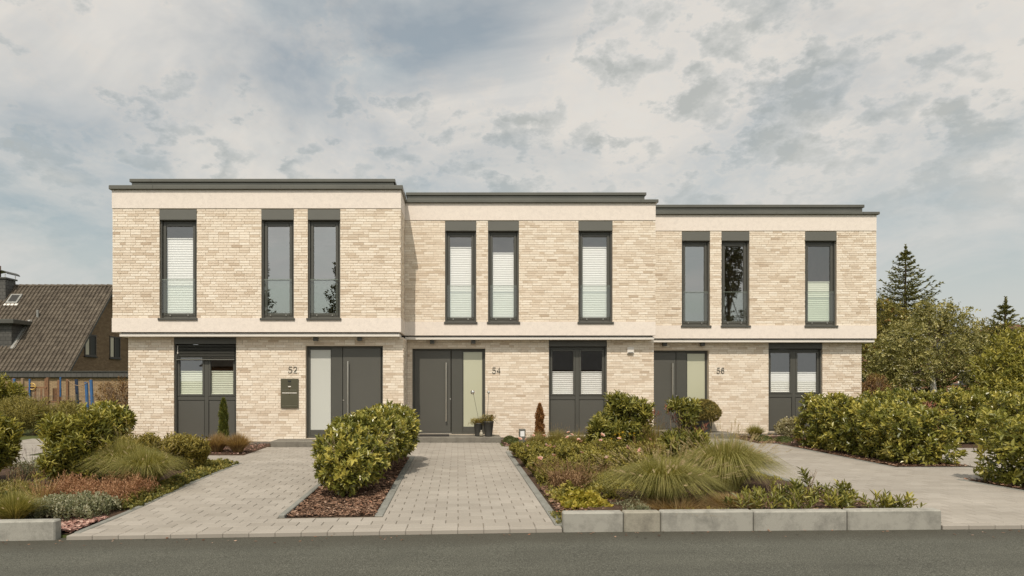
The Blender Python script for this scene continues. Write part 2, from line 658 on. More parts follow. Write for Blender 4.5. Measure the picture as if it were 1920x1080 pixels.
def _asphalt():
    m, t = new_mat('asphalt')
    p = pos(t)
    s = t.noise(p, 95, 4, 0.8)
    v = t.n('ShaderNodeTexVoronoi', feature='F1')
    v.inputs['Scale'].default_value = 95
    t.l(p, v.inputs['Vector'])
    c = t.ramp(s, [(0.34, (0.030, 0.030, 0.022)), (0.5, (0.080, 0.080, 0.064)), (0.62, (0.145, 0.145, 0.120)), (0.74, (0.30, 0.29, 0.25))])
    c = t.mix(0.55, c, t.ramp(v.outputs['Color'], [(0.2, 0.72), (0.9, 1.3)]), 'MULTIPLY')
    c = t.mix(0.8, c, t.ramp(t.noise(p, 1.3, 5, 0.6), [(0.3, 0.88), (0.7, 1.1)]), 'MULTIPLY')
    c = t.mix(0.9, c, t.ramp(t.noise(t.mapping(p, scale=(0.12, 1.4, 1)), 1.6, 6, 0.65), [(0.3, 0.84), (0.7, 1.16)]), 'MULTIPLY')
    # asphalt colour darkens in a ragged band along the kerb line
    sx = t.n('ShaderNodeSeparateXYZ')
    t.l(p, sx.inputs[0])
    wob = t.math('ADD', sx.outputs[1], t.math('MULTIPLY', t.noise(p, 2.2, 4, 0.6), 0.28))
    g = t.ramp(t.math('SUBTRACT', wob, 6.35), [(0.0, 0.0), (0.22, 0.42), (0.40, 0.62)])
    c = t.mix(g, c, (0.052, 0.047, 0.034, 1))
    principled(t, c, 0.85, 0, 0.3, bump(t, t.math('ADD', s, v.outputs['Distance']), 0.6, 0.004))
    return m


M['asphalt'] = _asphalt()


def _soil(name, a, b, scale=14):
    m, t = new_mat(name)
    p = pos(t)
    c = t.ramp(t.noise(p, scale, 7, 0.75), [(0.3, a), (0.7, b)])
    principled(t, c, 0.95, 0, 0.2, bump(t, t.noise(p, scale * 3, 6, 0.7), 0.9, 0.02))
    return m


M['soil'] = _soil('garden_soil', (0.035, 0.022, 0.014), (0.12, 0.075, 0.05))
M['lawn'] = _soil('rough_lawn', (0.05, 0.065, 0.018), (0.11, 0.12, 0.04), 3)


def mat_tint(name, stops, rough=0.8, spec=0.3, mode='attr'):
    m, t = new_mat(name)
    principled(t, t.ramp(tint_of(t, mode), stops), rough, 0, spec)
    return m


M['mulch'] = mat_tint('bark_mulch', [(0, (0.065, 0.034, 0.020)), (0.45, (0.175, 0.095, 0.058)), (0.75, (0.27, 0.165, 0.108)), (0.92, (0.38, 0.26, 0.19)), (1, (0.38, 0.12, 0.045))])
M['chips'] = mat_tint('pink_gravel', [(0, (0.16, 0.06, 0.045)), (0.5, (0.36, 0.20, 0.16)), (1, (0.52, 0.37, 0.30))])
M['bark'] = mat_plain('bark', (0.085, 0.060, 0.040, 1), 0.9, var=0.4, scale=20, bstr=0.6)
M['twig'] = mat_plain('twig_bark', (0.24, 0.17, 0.11, 1), 0.85, var=0.3, scale=30)


def _birch():
    m, t = new_mat('birch_bark')
    p = pos(t)
    q = t.mapping(p, scale=(2, 2, 9))
    c = t.ramp(t.noise(q, 2.2, 5, 0.7), [(0.42, (0.70, 0.67, 0.60)), (0.58, (0.60, 0.56, 0.49)), (0.66, (0.05, 0.045, 0.04))])
    principled(t, c, 0.8, 0, 0.3)
    return m


M['birch'] = _birch()

# ------------------------------------------------------------------ ground, road, kerbs
KERB_Y = 6.75


def rz(x):
    return gz(x, np.full_like(np.asarray(x, float), 6.0)) - 0.047


def sheet(acc, x0, x1, y0, y1, zf, nx=None, ny=None, tint=0.5):
    nx = nx or max(1, int((x1 - x0) / 0.5))
    ny = ny or max(1, int((y1 - y0) / 0.5))
    gx, gy = np.meshgrid(np.linspace(x0, x1, nx + 1), np.linspace(y0, y1, ny + 1))
    v = np.stack([gx.ravel(), gy.ravel(), zf(gx, gy).ravel()], 1)
    i = np.arange(nx)[None, :] + np.arange(ny)[:, None] * (nx + 1)
    q = np.stack([i, i + 1, i + nx + 2, i + nx + 1], -1).reshape(-1, 4)
    acc.add(v, q, tint=tint)


def _ground():
    xs = np.unique(np.concatenate([[-2000, -600, -200, -100, -60], np.arange(-40, 41, 1.0), [60, 100, 200, 600, 2000]]))
    ys = np.unique(np.concatenate([[-2000, -600, -200, -60, -20, -8, -1.25, -1.2, 6.84, 6.86], np.arange(7, 20, 0.5),
                                   [24, 30, 40, 60, 100, 200, 600, 2000]]))
    gx, gy = np.meshgrid(xs, ys)
    z = gz(gx, gy) - 0.02
    z = np.where(gy < 6.85, -0.32, z)
    z = np.where(gy < -1.22, -0.06, z)
    v = np.stack([gx.ravel(), gy.ravel(), z.ravel()], 1)
    nx = len(xs) - 1
    ny = len(ys) - 1
    i = np.arange(nx)[None, :] + np.arange(ny)[:, None] * (nx + 1)
    a = Acc().add(v, np.stack([i, i + 1, i + nx + 2, i + nx + 1], -1).reshape(-1, 4))
    a.build('ground', M['lawn'], kind='structure')


_ground()
a = Acc()
xs = [-400, -60] + list(np.arange(-12, 14.1, 1.0)) + [60, 400]
for i in range(len(xs) - 1):
    v = []
    for (x, y) in ((xs[i], -1.2), (xs[i + 1], -1.2), (xs[i + 1], KERB_Y + 0.1), (xs[i], KERB_Y + 0.1)):
        v.append((x, y, float(rz(x))))
    a.add(v, [(0, 1, 2, 3)])
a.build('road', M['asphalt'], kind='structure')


def kerb(x_joints, label_mat=None):
    root = bpy.data.objects.new('kerb', None)
    root.location = (x_joints[0], KERB_Y, 0)
    col.objects.link(root)
    ORG[root.name] = Vector(root.location)
    tag(root, kind='structure')
    for i in range(len(x_joints) - 1):
        x0, x1 = x_joints[i] + 0.004, x_joints[i + 1] - 0.004
        zm = float(rz((x0 + x1) / 2))
        s = Acc()
        s.bbox(x0, x1, KERB_Y + 0.002 * (i % 2), KERB_Y + 0.125, zm - 0.15, zm + 0.208 + 0.002 * ((i * 7) % 3 - 1), 0.014)
        o = s.build('kerb_stone', M['kerb_warm'] if (i == 1 and len(x_joints) == 6) else M['kerb'], root)
        dz = float(rz(x1) - rz(x0)) / (x1 - x0)
        # lay the stone along the falling street
        me = o.data
        for vv in me.vertices:
            vv.co.z += (vv.co.x + root.location.x - (x0 + x1) / 2) * dz
    return root


kx = lambda px: X(px, KERB_Y)
kerb([kx(p) for p in (1056, 1170, 1240, 1414, 1590, 1767)])
kerb([kx(103) - k for k in (4.0, 3.0, 2.0, 1.0, 0.0)])

# ------------------------------------------------------------------ paving
PW, PD = 0.275, 0.1835


def paver_mesh(name, w, d, mat):
    b = 0.005
    h = 0.03
    s = Acc()
    x, y = w / 2, d / 2
    v = [(-x, -y, -h), (x, -y, -h), (x, y, -h), (-x, y, -h), (-x, -y, -b), (x, -y, -b), (x, y, -b), (-x, y, -b),
         (-x + b, -y + b, 0), (x - b, -y + b, 0), (x - b, y - b, 0), (-x + b, y - b, 0)]
    s.add(v, PQ)
    o = s.build(name, mat)
    me = o.data
    bpy.data.objects.remove(o)
    return me


PQ = [(8, 9, 10, 11)] + [(4, 5, 9, 8), (5, 6, 10, 9), (6, 7, 11, 10), (7, 4, 8, 11)] + [(0, 1, 5, 4), (1, 2, 6, 5), (2, 3, 7, 6), (3, 0, 4, 7)]


def paving(name, rects, n_single, ox=0.0):
    root = bpy.data.objects.new(name, None)
    root.location = (rects[0][0], rects[0][2], 0)
    col.objects.link(root)
    ORG[root.name] = Vector(root.location)
    tag(root, kind='structure')
    base = Acc()
    for r in rects:
        sheet(base, *r, lambda x, y: gz(x, y) - 0.011 + 0.0)
    base.build('joint_sand', M['joint'], root)
    y0 = min(r[2] for r in rects)
    y1 = max(r[3] for r in rects)
    full, rest = [], []
    row = 0
    y = y0
    while y < y1 - 0.02:
        ye = y + PD
        ym = (y + ye) / 2
        iv = sorted((r[0], r[1]) for r in rects if r[2] <= ym < r[3])
        mrg = []
        for a_, b_ in iv:
            if mrg and a_ <= mrg[-1][1] + 1e-6:
                mrg[-1][1] = max(mrg[-1][1], b_)
            else:
                mrg.append([a_, b_])
        off = ox + (PW / 2 if row % 2 else 0)
        for a_, b_ in mrg:
            k0 = math.floor((a_ - off) / PW)
            k1 = math.ceil((b_ - off) / PW)
            for k in range(k0, k1):
                xa, xb = max(off + k * PW, a_), min(off + (k + 1) * PW, b_)
                if xb - xa < 0.03:
                    continue
                (full if xb - xa > PW - 1e-4 else rest).append((xa, xb, y, ye))
        y = ye
        row += 1
    full.sort(key=lambda r: r[2] ** 2 + ((r[0] + r[1]) / 2) ** 2)
    # keep to those inside the picture
    vis = [r for r in full if -100 < VX + FPX * ((r[0] + r[1]) / 2) / r[2] < 2000]
    single = vis[:n_single]
    ss = set(single)
    rest += [r for r in full if r not in ss]
    me = paver_mesh('paver', PW - 0.007, PD - 0.004, M['paver_obj'])
    for (xa, xb, ya, yb) in single:
        x_, y_ = (xa + xb) / 2, (ya + yb) / 2
        e = 0.05
        zx = float(gz(x_ + e, y_) - gz(x_ - e, y_)) / (2 * e)
        zy = float(gz(x_, y_ + e) - gz(x_, y_ - e)) / (2 * e)
        o = place('paver', me, (x_, y_, float(gz(x_, y_)) + random.uniform(-0.0012, 0.0012)), root)
        o.rotation_euler = (zy + random.uniform(-.003, .003), -zx + random.uniform(-.003, .003), random.uniform(-.004, .004))
    s = Acc()
    b, h = 0.005, 0.03
    for (xa, xb, ya, yb) in rest:
        xa, xb, ya, yb = xa + 0.0035, xb - 0.0035, ya + 0.002, yb - 0.002
        z = gz(np.array([xa, xb, xb, xa]), np.array([ya, ya, yb, yb])) + random.uniform(-0.0012, 0.0012)
        v = [(xa, ya, z[0] - h), (xb, ya, z[1] - h), (xb, yb, z[2] - h), (xa, yb, z[3] - h),
             (xa, ya, z[0] - b), (xb, ya, z[1] - b), (xb, yb, z[2] - b), (xa, yb, z[3] - b),
             (xa + b, ya + b, z[0]), (xb - b, ya + b, z[1]), (xb - b, yb - b, z[2]), (xa + b, yb - b, z[3])]
        s.add(v, PQ, tint=random.random())
    if rest:
        s.build('paver_field', M['paver'], root, kind='stuff')
    return root


def front_edge(root, x0, x1):
    """row of flush edge stones along the gutter"""
    n = round((x1 - x0) / 0.278)
    w_ = (x1 - x0) / n
    for i in range(n):
        xa, xb = x0 + i * w_ + 0.0012, x0 + (i + 1) * w_ - 0.0012
        za, zb = float(gz(xa, 6.8)), float(gz(xb, 6.8))
        s = Acc()
        s.bbox(xa, xb, KERB_Y, KERB_Y + 0.119, -0.14, 0.0, 0.005)
        o = s.build('edge_stone', M['paver'], root)
        for vv in o.data.vertices:
            f = (vv.co.x + ORG[root.name].x - xa) / (xb - xa)
            vv.co.z += za + (zb - za) * f - 0.003
        o.data.attributes['tint'].data.foreach_set('value', np.full(len(o.data.polygons), 0.3 + 0.7 * random.random(), dtype=np.float32))


def edging(root, x0, x1, y0, y1, rise=0.0):
    """concrete edging laid in pieces of about a metre"""
    along_y = (y1 - y0) > (x1 - x0)
    n = max(1, round(max(y1 - y0, x1 - x0)))
    for i in range(n):
        f0, f1 = i / n, (i + 1) / n
        if along_y:
            r = (x0, x1, y0 + (y1 - y0) * f0 + 0.003, y0 + (y1 - y0) * f1 - 0.003)
        else:
            r = (x0 + (x1 - x0) * f0 + 0.003, x0 + (x1 - x0) * f1 - 0.003, y0, y1)
        s = Acc()
        s.bbox(*r, -0.12, 0.004 + rise, 0.008)
        o = s.build('edging_stone', M['edging'], root)
        og = ORG[root.name]
        co = np.empty(len(o.data.vertices) * 3, np.float32)
        o.data.vertices.foreach_get('co', co)
        co = co.reshape(-1, 3)
        co[:, 2] += gz(co[:, 0] + og.x, co[:, 1] + og.y)
        o.data.vertices.foreach_set('co', co.ravel())


CB = (-2.10, -0.876, 7.50, 13.06)             # the laurel bed between the two drives
DL, DR = -4.05, 1.05
drive_a = paving('driveway', [(DL, DR, 6.872, CB[2]), (DL, CB[0], CB[2], CB[3]), (CB[1], DR, CB[2], CB[3]), (DL, DR, CB[3], 15.02),
                              (-4.45, DL, 13.3, 15.02), (-1.30, DR, 15.02, 16.05), (-9.0, DL, 12.05, 13.3), (-11.4, -9.0, 12.05, 17.2),
                              (DR, 2.3, 14.05, 15.1)], 300, ox=0.006)
front_edge(drive_a, DL - 0.08, kx(1056) - 0.01)
edging(drive_a, CB[0], CB[0] + 0.075, CB[2], CB[3], 0.025)
edging(drive_a, CB[1] - 0.10, CB[1] - 0.001, CB[2], CB[3])
edging(drive_a, CB[0] + 0.08, CB[1] - 0.10, CB[3] - 0.10, CB[3] - 0.005)
edging(drive_a, DR + 0.002, DR + 0.10, 6.88, 14.04)
edging(drive_a, DL - 0.082, DL - 0.002, 6.88, 12.04)
drive_b = paving('driveway', [(5.20, 7.80, 6.872, 15.8), (7.80, 12.6, 10.05, 11.42), (9.35, 12.6, 11.42, 14.7), (4.6, 7.45, 15.8, 17.2), (7.80, 9.0, 6.872, 8.2)],
                 300, ox=0.09)
front_edge(drive_b, kx(1767) + 0.005, 9.0)
edging(drive_b, 5.10, 5.198, 6.88, 13.0)
edging(drive_b, 7.802, 7.88, 8.3, 10.04)
edging(drive_b, 7.802, 7.88, 11.43, 15.8)
edging(drive_b, 7.9, 9.2, 11.43, 11.50)


def bed(rects, rise=0.03):
    s = Acc()
    for r in rects:
        xm, ym = (r[0] + r[1]) / 2, (r[2] + r[3]) / 2

        def zf(x, y, r=r):
            e = np.minimum.reduce([x - r[0], r[1] - x, y - r[2], r[3] - y])
            return gz(x, y) - 0.012 + rise * np.clip(e / 0.4, 0, 1) + 0.012 * np.sin(x * 9.1) * np.sin(y * 7.3)
        sheet(s, *r, zf, nx=max(2, int((r[1] - r[0]) / 0.2)), ny=max(2, int((r[3] - r[2]) / 0.2)))
    return s.build('planting_bed', M['soil'], kind='structure', smooth=True, origin=(rects[0][0], rects[0][2], 0))


bed([(CB[0] + 0.07, CB[1] - 0.09, CB[2], CB[3] - 0.09)], 0.02)
bed([(-11.5, DL - 0.08, KERB_Y + 0.12, 12.03)], 0.05)
bed([(DR + 0.095, 5.105, KERB_Y + 0.12, 14.03)], 0.07)
bed([(-8.3, -4.46, 13.31, 15.75)], 0.03)
bed([(DR + 0.06, 4.58, 15.12, 16.9)], 0.03)
bed([(7.46, 12.4, 15.81, 18.1)], 0.04)
bed([(7.88, 9.3, 11.5, 15.8)], 0.04)
bed([(7.88, 11.5, 8.0, 10.04)], 0.04)
bed([(9.3, 18, 14.72, 16.2)], 0.04)


def chips(name, n, poly, mat, label, cat, size=(0.02, 0.055), rise=0.012, z0=0.02):
    """loose flat flakes scattered over a bed"""
    x0, x1, y0, y1 = poly
    P = np.stack([rng.uniform(x0, x1, n), rng.uniform(y0, y1, n)], 1)
    z = gz(P[:, 0], P[:, 1]) + z0 + rng.uniform(-0.008, rise, n)
    an = rng.uniform(0, 2 * np.pi, n)
    L = rng.uniform(*size, n)
    W = L * rng.uniform(0.25, 0.6, n)
    d = np.stack([np.cos(an), np.sin(an), rng.uniform(-.35, .35, n)], 1)
    e = np.stack([-np.sin(an), np.cos(an), rng.uniform(-.45, .45, n)], 1)
    c = np.stack([P[:, 0], P[:, 1], z], 1)
    v = np.stack([c - d * L[:, None] / 2 - e * W[:, None] / 3, c + d * L[:, None] / 2 - e * W[:, None] / 2,
                  c + d * L[:, None] / 2.2 + e * W[:, None] / 2, c - d * L[:, None] / 2 + e * W[:, None] / 2], 1).reshape(-1, 3)
    s = Acc().add(v, np.arange(4 * n).reshape(-1, 4), tint=np.clip(rng.beta(2, 2, n), 0, 1))
    o = s.build(name, mat, origin=(x0, y0, 0))
    return tag(o, label, cat, kind='stuff')


chips('bark_mulch', 11000, (CB[0] + 0.08, CB[1] - 0.1, CB[2] + 0.01, CB[3] - 0.1), M['mulch'], 'brown bark mulch around the laurel between the two front drives', 'mulch', z0=0.012)
chips('bark_mulch', 7000, (DR + 0.11, 3.2, KERB_Y + 0.14, 9.2), M['mulch'], 'reddish bark mulch at the near left corner of the rose bed', 'mulch', z0=0.045)
chips('bark_mulch', 4000, (3.2, 5.09, KERB_Y + 0.14, 9.0), M['mulch'], 'bark mulch between the low laurel shoots behind the kerb', 'mulch', z0=0.05)
chips('pink_gravel', 3200, (-4.9, DL - 0.1, KERB_Y + 0.14, 7.6), M['chips'], 'pinkish stone chips in the corner beside the left kerb', 'gravel', (0.03, 0.07), z0=0.02)
chips('bark_mulch', 5000, (7.89, 9.28, 11.52, 15.0), M['mulch'], 'bark mulch under the long cherry laurel hedge by the right drive', 'mulch', z0=0.02)
chips('bark_mulch', 4000, (7.89, 11, 8.05, 10.02), M['mulch'], 'bark mulch under the laurel at the right edge of the photo', 'mulch', z0=0.02)
chips('pink_gravel', 2600, (7.5, 12, 15.83, 18.0), M['chips'], 'reddish stone chips in the strip below the window of house 56', 'gravel', (0.02, 0.05), z0=0.02)
chips('pink_gravel', 2500, (DR + 0.1, 4.5, 15.15, 16.8), M['chips'], 'reddish stone chips beside the front step of house 54', 'gravel', (0.02, 0.05), z0=0.02)
chips('pink_gravel', 2500, (-8.2, -4.5, 13.4, 15.7), M['chips'], 'reddish stone chips along the wall of house 52', 'gravel', (0.02, 0.05), z0=0.02)

n = 170
xq = rng.uniform(-5, 9, n)
yq = KERB_Y - 0.02 - np.abs(rng.normal(0, 0.16, n))
s = Acc()
an = rng.uniform(0, 6.28, n)
Lq = rng.uniform(0.012, 0.045, n)
dq = np.stack([np.cos(an), np.sin(an), rng.uniform(0, .3, n)], 1) * Lq[:, None]
eq = np.stack([-np.sin(an), np.cos(an), rng.uniform(0, .3, n)], 1) * Lq[:, None] * 0.5
cq = np.stack([xq, yq, rz(xq) + 0.006], 1)
s.add(np.stack([cq, cq + dq * 0.5 - eq * 0.6, cq + dq, cq + dq * 0.5 + eq * 0.6], 1).reshape(-1, 3), np.arange(4 * n).reshape(-1, 4), tint=rng.random(n))
tag(s.build('fallen_leaves', M['mulch'], origin=(0, KERB_Y, -0.1)), 'small fallen leaves and grit along the gutter', 'leaf litter', kind='stuff')

# ------------------------------------------------------------------ the three row houses
BH, BL, CO = 0.0525, 0.24, 0.0625            # brick height, length, course
UNIT = {}


def brick_unit():
    s = Acc()
    s.bbox(-BL / 2, BL / 2, 0, 0.03, -BH / 2, BH / 2, 0.003)
    o = s.build('brick', M['brick_obj'])
    me = o.data
    bpy.data.objects.remove(o)
    return me


BRICK = brick_unit()


def brick_rects(x0, x1, z0, z1, openings, rnd):
    """courses of a wild bond, cut at the openings; returns (xa, xb, za, zb, is_full)"""
    outl = []
    n = int(round((z1 - z0) / CO))
    ch = (z1 - z0) / n
    last = 0
    for c in range(n):
        za = z0 + c * ch + 0.005
        zb = z0 + (c + 1) * ch - 0.005
        zm = (za + zb) / 2
        cuts = sorted((max(o[0], x0), min(o[1], x1)) for o in openings if o[2] < zm < o[3])
        segs, cur = [], x0
        for a_, b_ in cuts:
            if a_ > cur:
                segs.append((cur, a_))
            cur = max(cur, b_)
        if cur < x1:
            segs.append((cur, x1))
        k = rnd.choice([i for i in range(4) if i != last])
        last = k
        x = x0 - k * 0.0625
        while x < x1:
            L = BL if rnd.random() > 0.14 else 0.115
            a_, b_ = x, x + L
            x = b_ + 0.010
            for s0, s1 in segs:
                xa, xb = max(a_, s0), min(b_, s1)
                if xb - xa > 0.02:
                    outl.append((xa, xb, za, zb, xb - xa > BL - 1e-4))
    return outl


def wall_rects(x0, x1, z0, z1, openings):
    xs = sorted({x0, x1, *[v for o in openings for v in o[:2] if x0 < v < x1]})
    res = []
    for a_, b_ in zip(xs[:-1], xs[1:]):
        xm = (a_ + b_) / 2
        cuts = sorted((max(o[2], z0), min(o[3], z1)) for o in openings if o[0] < xm < o[1])
        cur = z0
        for p, q in cuts:
            if p > cur:
                res.append((a_, b_, cur, p))
            cur = max(cur, q)
        if cur < z1:
            res.append((a_, b_, cur, z1))
    return res


def frame_bars(s, x0, x1, z0, z1, y0, y1, w_, b=0.004):
    """rectangular frame of four bars butted end to end"""
    s.bbox(x0, x0 + w_, y0, y1, z0, z1, b)
    s.bbox(x1 - w_, x1, y0, y1, z0, z1, b)
    s.bbox(x0 + w_, x1 - w_, y0 + 0.0015, y1, z1 - w_, z1, b)
    s.bbox(x0 + w_, x1 - w_, y0 + 0.0015, y1, z0, z0 + w_, b)


def pleated(x0, x1, z0, z1, y, mat, parent, pitch=0.058):
    n = max(2, int((z1 - z0) / pitch)) * 2
    zs = np.linspace(z1, z0, n + 1)
    ys = y + np.where(np.arange(n + 1) % 2 == 0, 0.0, 0.0085)
    v = []
    for zz_, yy in zip(zs, ys):
        v += [(x0, yy, zz_), (x1, yy, zz_)]
    q = [(2 * i, 2 * i + 2, 2 * i + 3, 2 * i + 1) for i in range(n)]
    s = Acc().add(v, q)
    s.box(x0, x1, y - 0.012, y + 0.02, z1 + 0.001, z1 + 0.022)
    s.box(x0, x1, y - 0.012, y + 0.02, z0 - 0.02, z0 - 0.001)
    return s.build('blind', mat, parent)


M['glass_edge'] = mat_plain('cut_glass_edge', (0.20, 0.24, 0.20, 1), 0.25, var=0.02)


def upper_window(house, x0, x1, z0, z1, D, blind=None, bmat='blind'):
    bh = 0.262
    y = D + 0.095
    s = Acc()
    frame_bars(s, x0, x1, z0, z1 - bh - 0.012, y, y + 0.08, 0.058)
    # guide rails of the shutter
    s.bbox(x0 + 0.004, x0 + 0.042, y - 0.045, y, z0 + 0.01, z1 - bh - 0.012, 0.003)
    s.bbox(x1 - 0.042, x1 - 0.004, y - 0.045, y, z0 + 0.01, z1 - bh - 0.012, 0.003)
    win = s.build('window', M['anthracite'], house)
    s = Acc()
    g = 0.06
    frame_bars(s, x0 + g, x1 - g, z0 + g, z1 - bh - 0.012 - g, y - 0.016, y + 0.06, 0.066, 0.008)
    s.build('sash', M['anthracite'], win)
    gx0, gx1, gz0, gz1 = x0 + 0.124, x1 - 0.124, z0 + 0.124, z1 - bh - 0.136
    s = Acc()
    s.add([(gx0, y + 0.015, gz0), (gx1, y + 0.015, gz0), (gx1, y + 0.015, gz1), (gx0, y + 0.015, gz1)], [(0, 1, 2, 3)])
    s.build('pane', M['glass' if blind is None else 'glass_clear'], win)
    s = Acc()
    s.bbox(x0 + 0.003, x1 - 0.003, D - 0.012, D + 0.2, z1 - bh, z1 - 0.012, 0.005)
    s.bbox(x0 + 0.012, x1 - 0.012, D + 0.02, D + 0.09, z1 - bh - 0.012, z1 - bh - 0.001, 0.002)
    s.build('shutter_box', M['box_metal'], win)
    s = Acc()
    s.bbox(x0 - 0.028, x1 + 0.028, D - 0.045, D + 0.094, z0 - 0.055, z0 - 0.002, 0.006)
    s.build('sill', M['anthracite'], win)
    # glass guard in front of the lower third
    s = Acc()
    zt = z0 + 0.93
    ba, bb_ = x0 + 0.055, x1 - 0.055
    s.add([(ba, D + 0.03, z0 + 0.13), (bb_, D + 0.03, z0 + 0.13), (bb_, D + 0.03, zt), (ba, D + 0.03, zt)], [(0, 1, 2, 3)])
    bal = s.build('balustrade', M['balustrade'], win)
    s = Acc().box(ba, bb_, D + 0.026, D + 0.038, zt + 0.0005, zt + 0.012)
    s.build('glass_edge', M['glass_edge'], win)
    for fx in (0.26, 0.74):
        s = Acc()
        xx = x0 + (x1 - x0) * fx
        s.tube([(xx, D + 0.055, z0 + 0.075), (xx, y - 0.018, z0 + 0.075)], 0.013, 10)
        s.build('fixing', M['steel'], win)
    if blind is not None:
        zt = min(blind, gz1 + 0.02)
        pleated(gx0 - 0.02, gx1 + 0.02, gz0 - 0.01, zt, y + 0.045, M[bmat], win)
    return win


def lower_window(house, x0, x1, z0, z1, D, transom, blind, bmat='blind', slats=False):
    """floor-to-ceiling element: shutter box, two glazed sashes, transom, two solid panels"""
    y = D + 0.10
    bh = 0.165
    zt = z1 - bh - 0.01
    s = Acc()
    frame_bars(s, x0, x1, z0, zt, y, y + 0.08, 0.055)
    xm = (x0 + x1) / 2
    s.bbox(xm - 0.05, xm + 0.05, y - 0.01, y + 0.08, z0 + 0.055, zt - 0.055, 0.006)
    s.bbox(x0 + 0.055, xm - 0.05, y - 0.006, y + 0.08, transom - 0.05, transom + 0.05, 0.006)
    s.bbox(xm + 0.05, x1 - 0.055, y - 0.006, y + 0.08, transom - 0.05, transom + 0.05, 0.006)
    s.bbox(x0 + 0.003, x0 + 0.04, y - 0.045, y, z0, zt, 0.003)
    s.bbox(x1 - 0.04, x1 - 0.003, y - 0.045, y, z0, zt, 0.003)
    win = s.build('window', M['anthracite'], house)
    s = Acc()
    s.bbox(x0 + 0.003, x1 - 0.003, D + 0.004, D + 0.2, z1 - bh, z1 - 0.004, 0.004)
    s.build('shutter_box', M['anthracite'], win)
    for a_, b_ in ((x0 + 0.055, xm - 0.05), (xm + 0.05, x1 - 0.055)):
        s = Acc()
        frame_bars(s, a_, b_, transom + 0.051, zt - 0.056, y - 0.018, y + 0.05, 0.052, 0.008)
        s.build('sash', M['anthracite'], win)
        s = Acc()
        pa, pb, pc, pd = a_ + 0.05, b_ - 0.05, transom + 0.10, zt - 0.105
        s.add([(pa, y + 0.015, pc), (pb, y + 0.015, pc), (pb, y + 0.015, pd), (pa, y + 0.015, pd)], [(0, 1, 2, 3)])
        s.build('pane', M['glass_clear'], win)
        pleated(a_ + 0.03, b_ - 0.03, transom + 0.11, blind, y + 0.045, M[bmat], win, 0.05)
        s = Acc()
        s.bbox(a_ + 0.001, b_ - 0.001, y + 0.02, y + 0.06, z0 + 0.056, transom - 0.051, 0.004)
        s.bbox(a_ + 0.012, b_ - 0.012, y + 0.004, y + 0.021, z0 + 0.068, transom - 0.063, 0.010)
        s.build('panel', M['door_metal'], win)
    s = Acc()
    s.bbox(x0 - 0.02, x1 + 0.02, D - 0.03, y, z0 - 0.05, z0 - 0.002, 0.005)
    s.build('sill', M['step'], win)
    if slats:
        # half lowered venetian blind outside the glass
        zb = z1 - bh - 0.04
        for k in range(9):
            s = Acc()
            zc = zb - (k * 0.028 if k < 2 else 0.056 + (k - 2) * 0.036)
            tilt = 0.004 if k < 2 else 0.016
            v = [(x0 + 0.05, y - 0.085, zc - tilt), (x1 - 0.05, y - 0.085, zc - tilt), (x1 - 0.05, y - 0.035, zc + tilt), (x0 + 0.05, y - 0.035, zc + tilt)]
            v += [(p[0], p[1], p[2] + 0.004) for p in v]
            s.add(v, [(0, 3, 2, 1), (4, 5, 6, 7), (0, 1, 5, 4), (1, 2, 6, 5), (2, 3, 7, 6), (3, 0, 4, 7)])
            s.build('slat', M['anthracite'], win)
        s = Acc()
        s.bbox(x0 + 0.05, x1 - 0.05, y - 0.09, y - 0.03, zb - 0.355, zb - 0.325, 0.004)
        s.build('bottom_rail', M['box_metal'], win)
        s = Acc()
        s.tube([(x0 + 0.095, y - 0.1, zb + 0.0), (x0 + 0.095, y - 0.1, zb - 0.15)], 0.005, 6)
        s.lathe(x0 + 0.095, y - 0.1, [(0.002, zb - 0.15), (0.014, zb - 0.17), (0.012, zb - 0.2), (0.002, zb - 0.21)], 8)
        s.build('pull_cord', M['white_trim'], win)
    return win


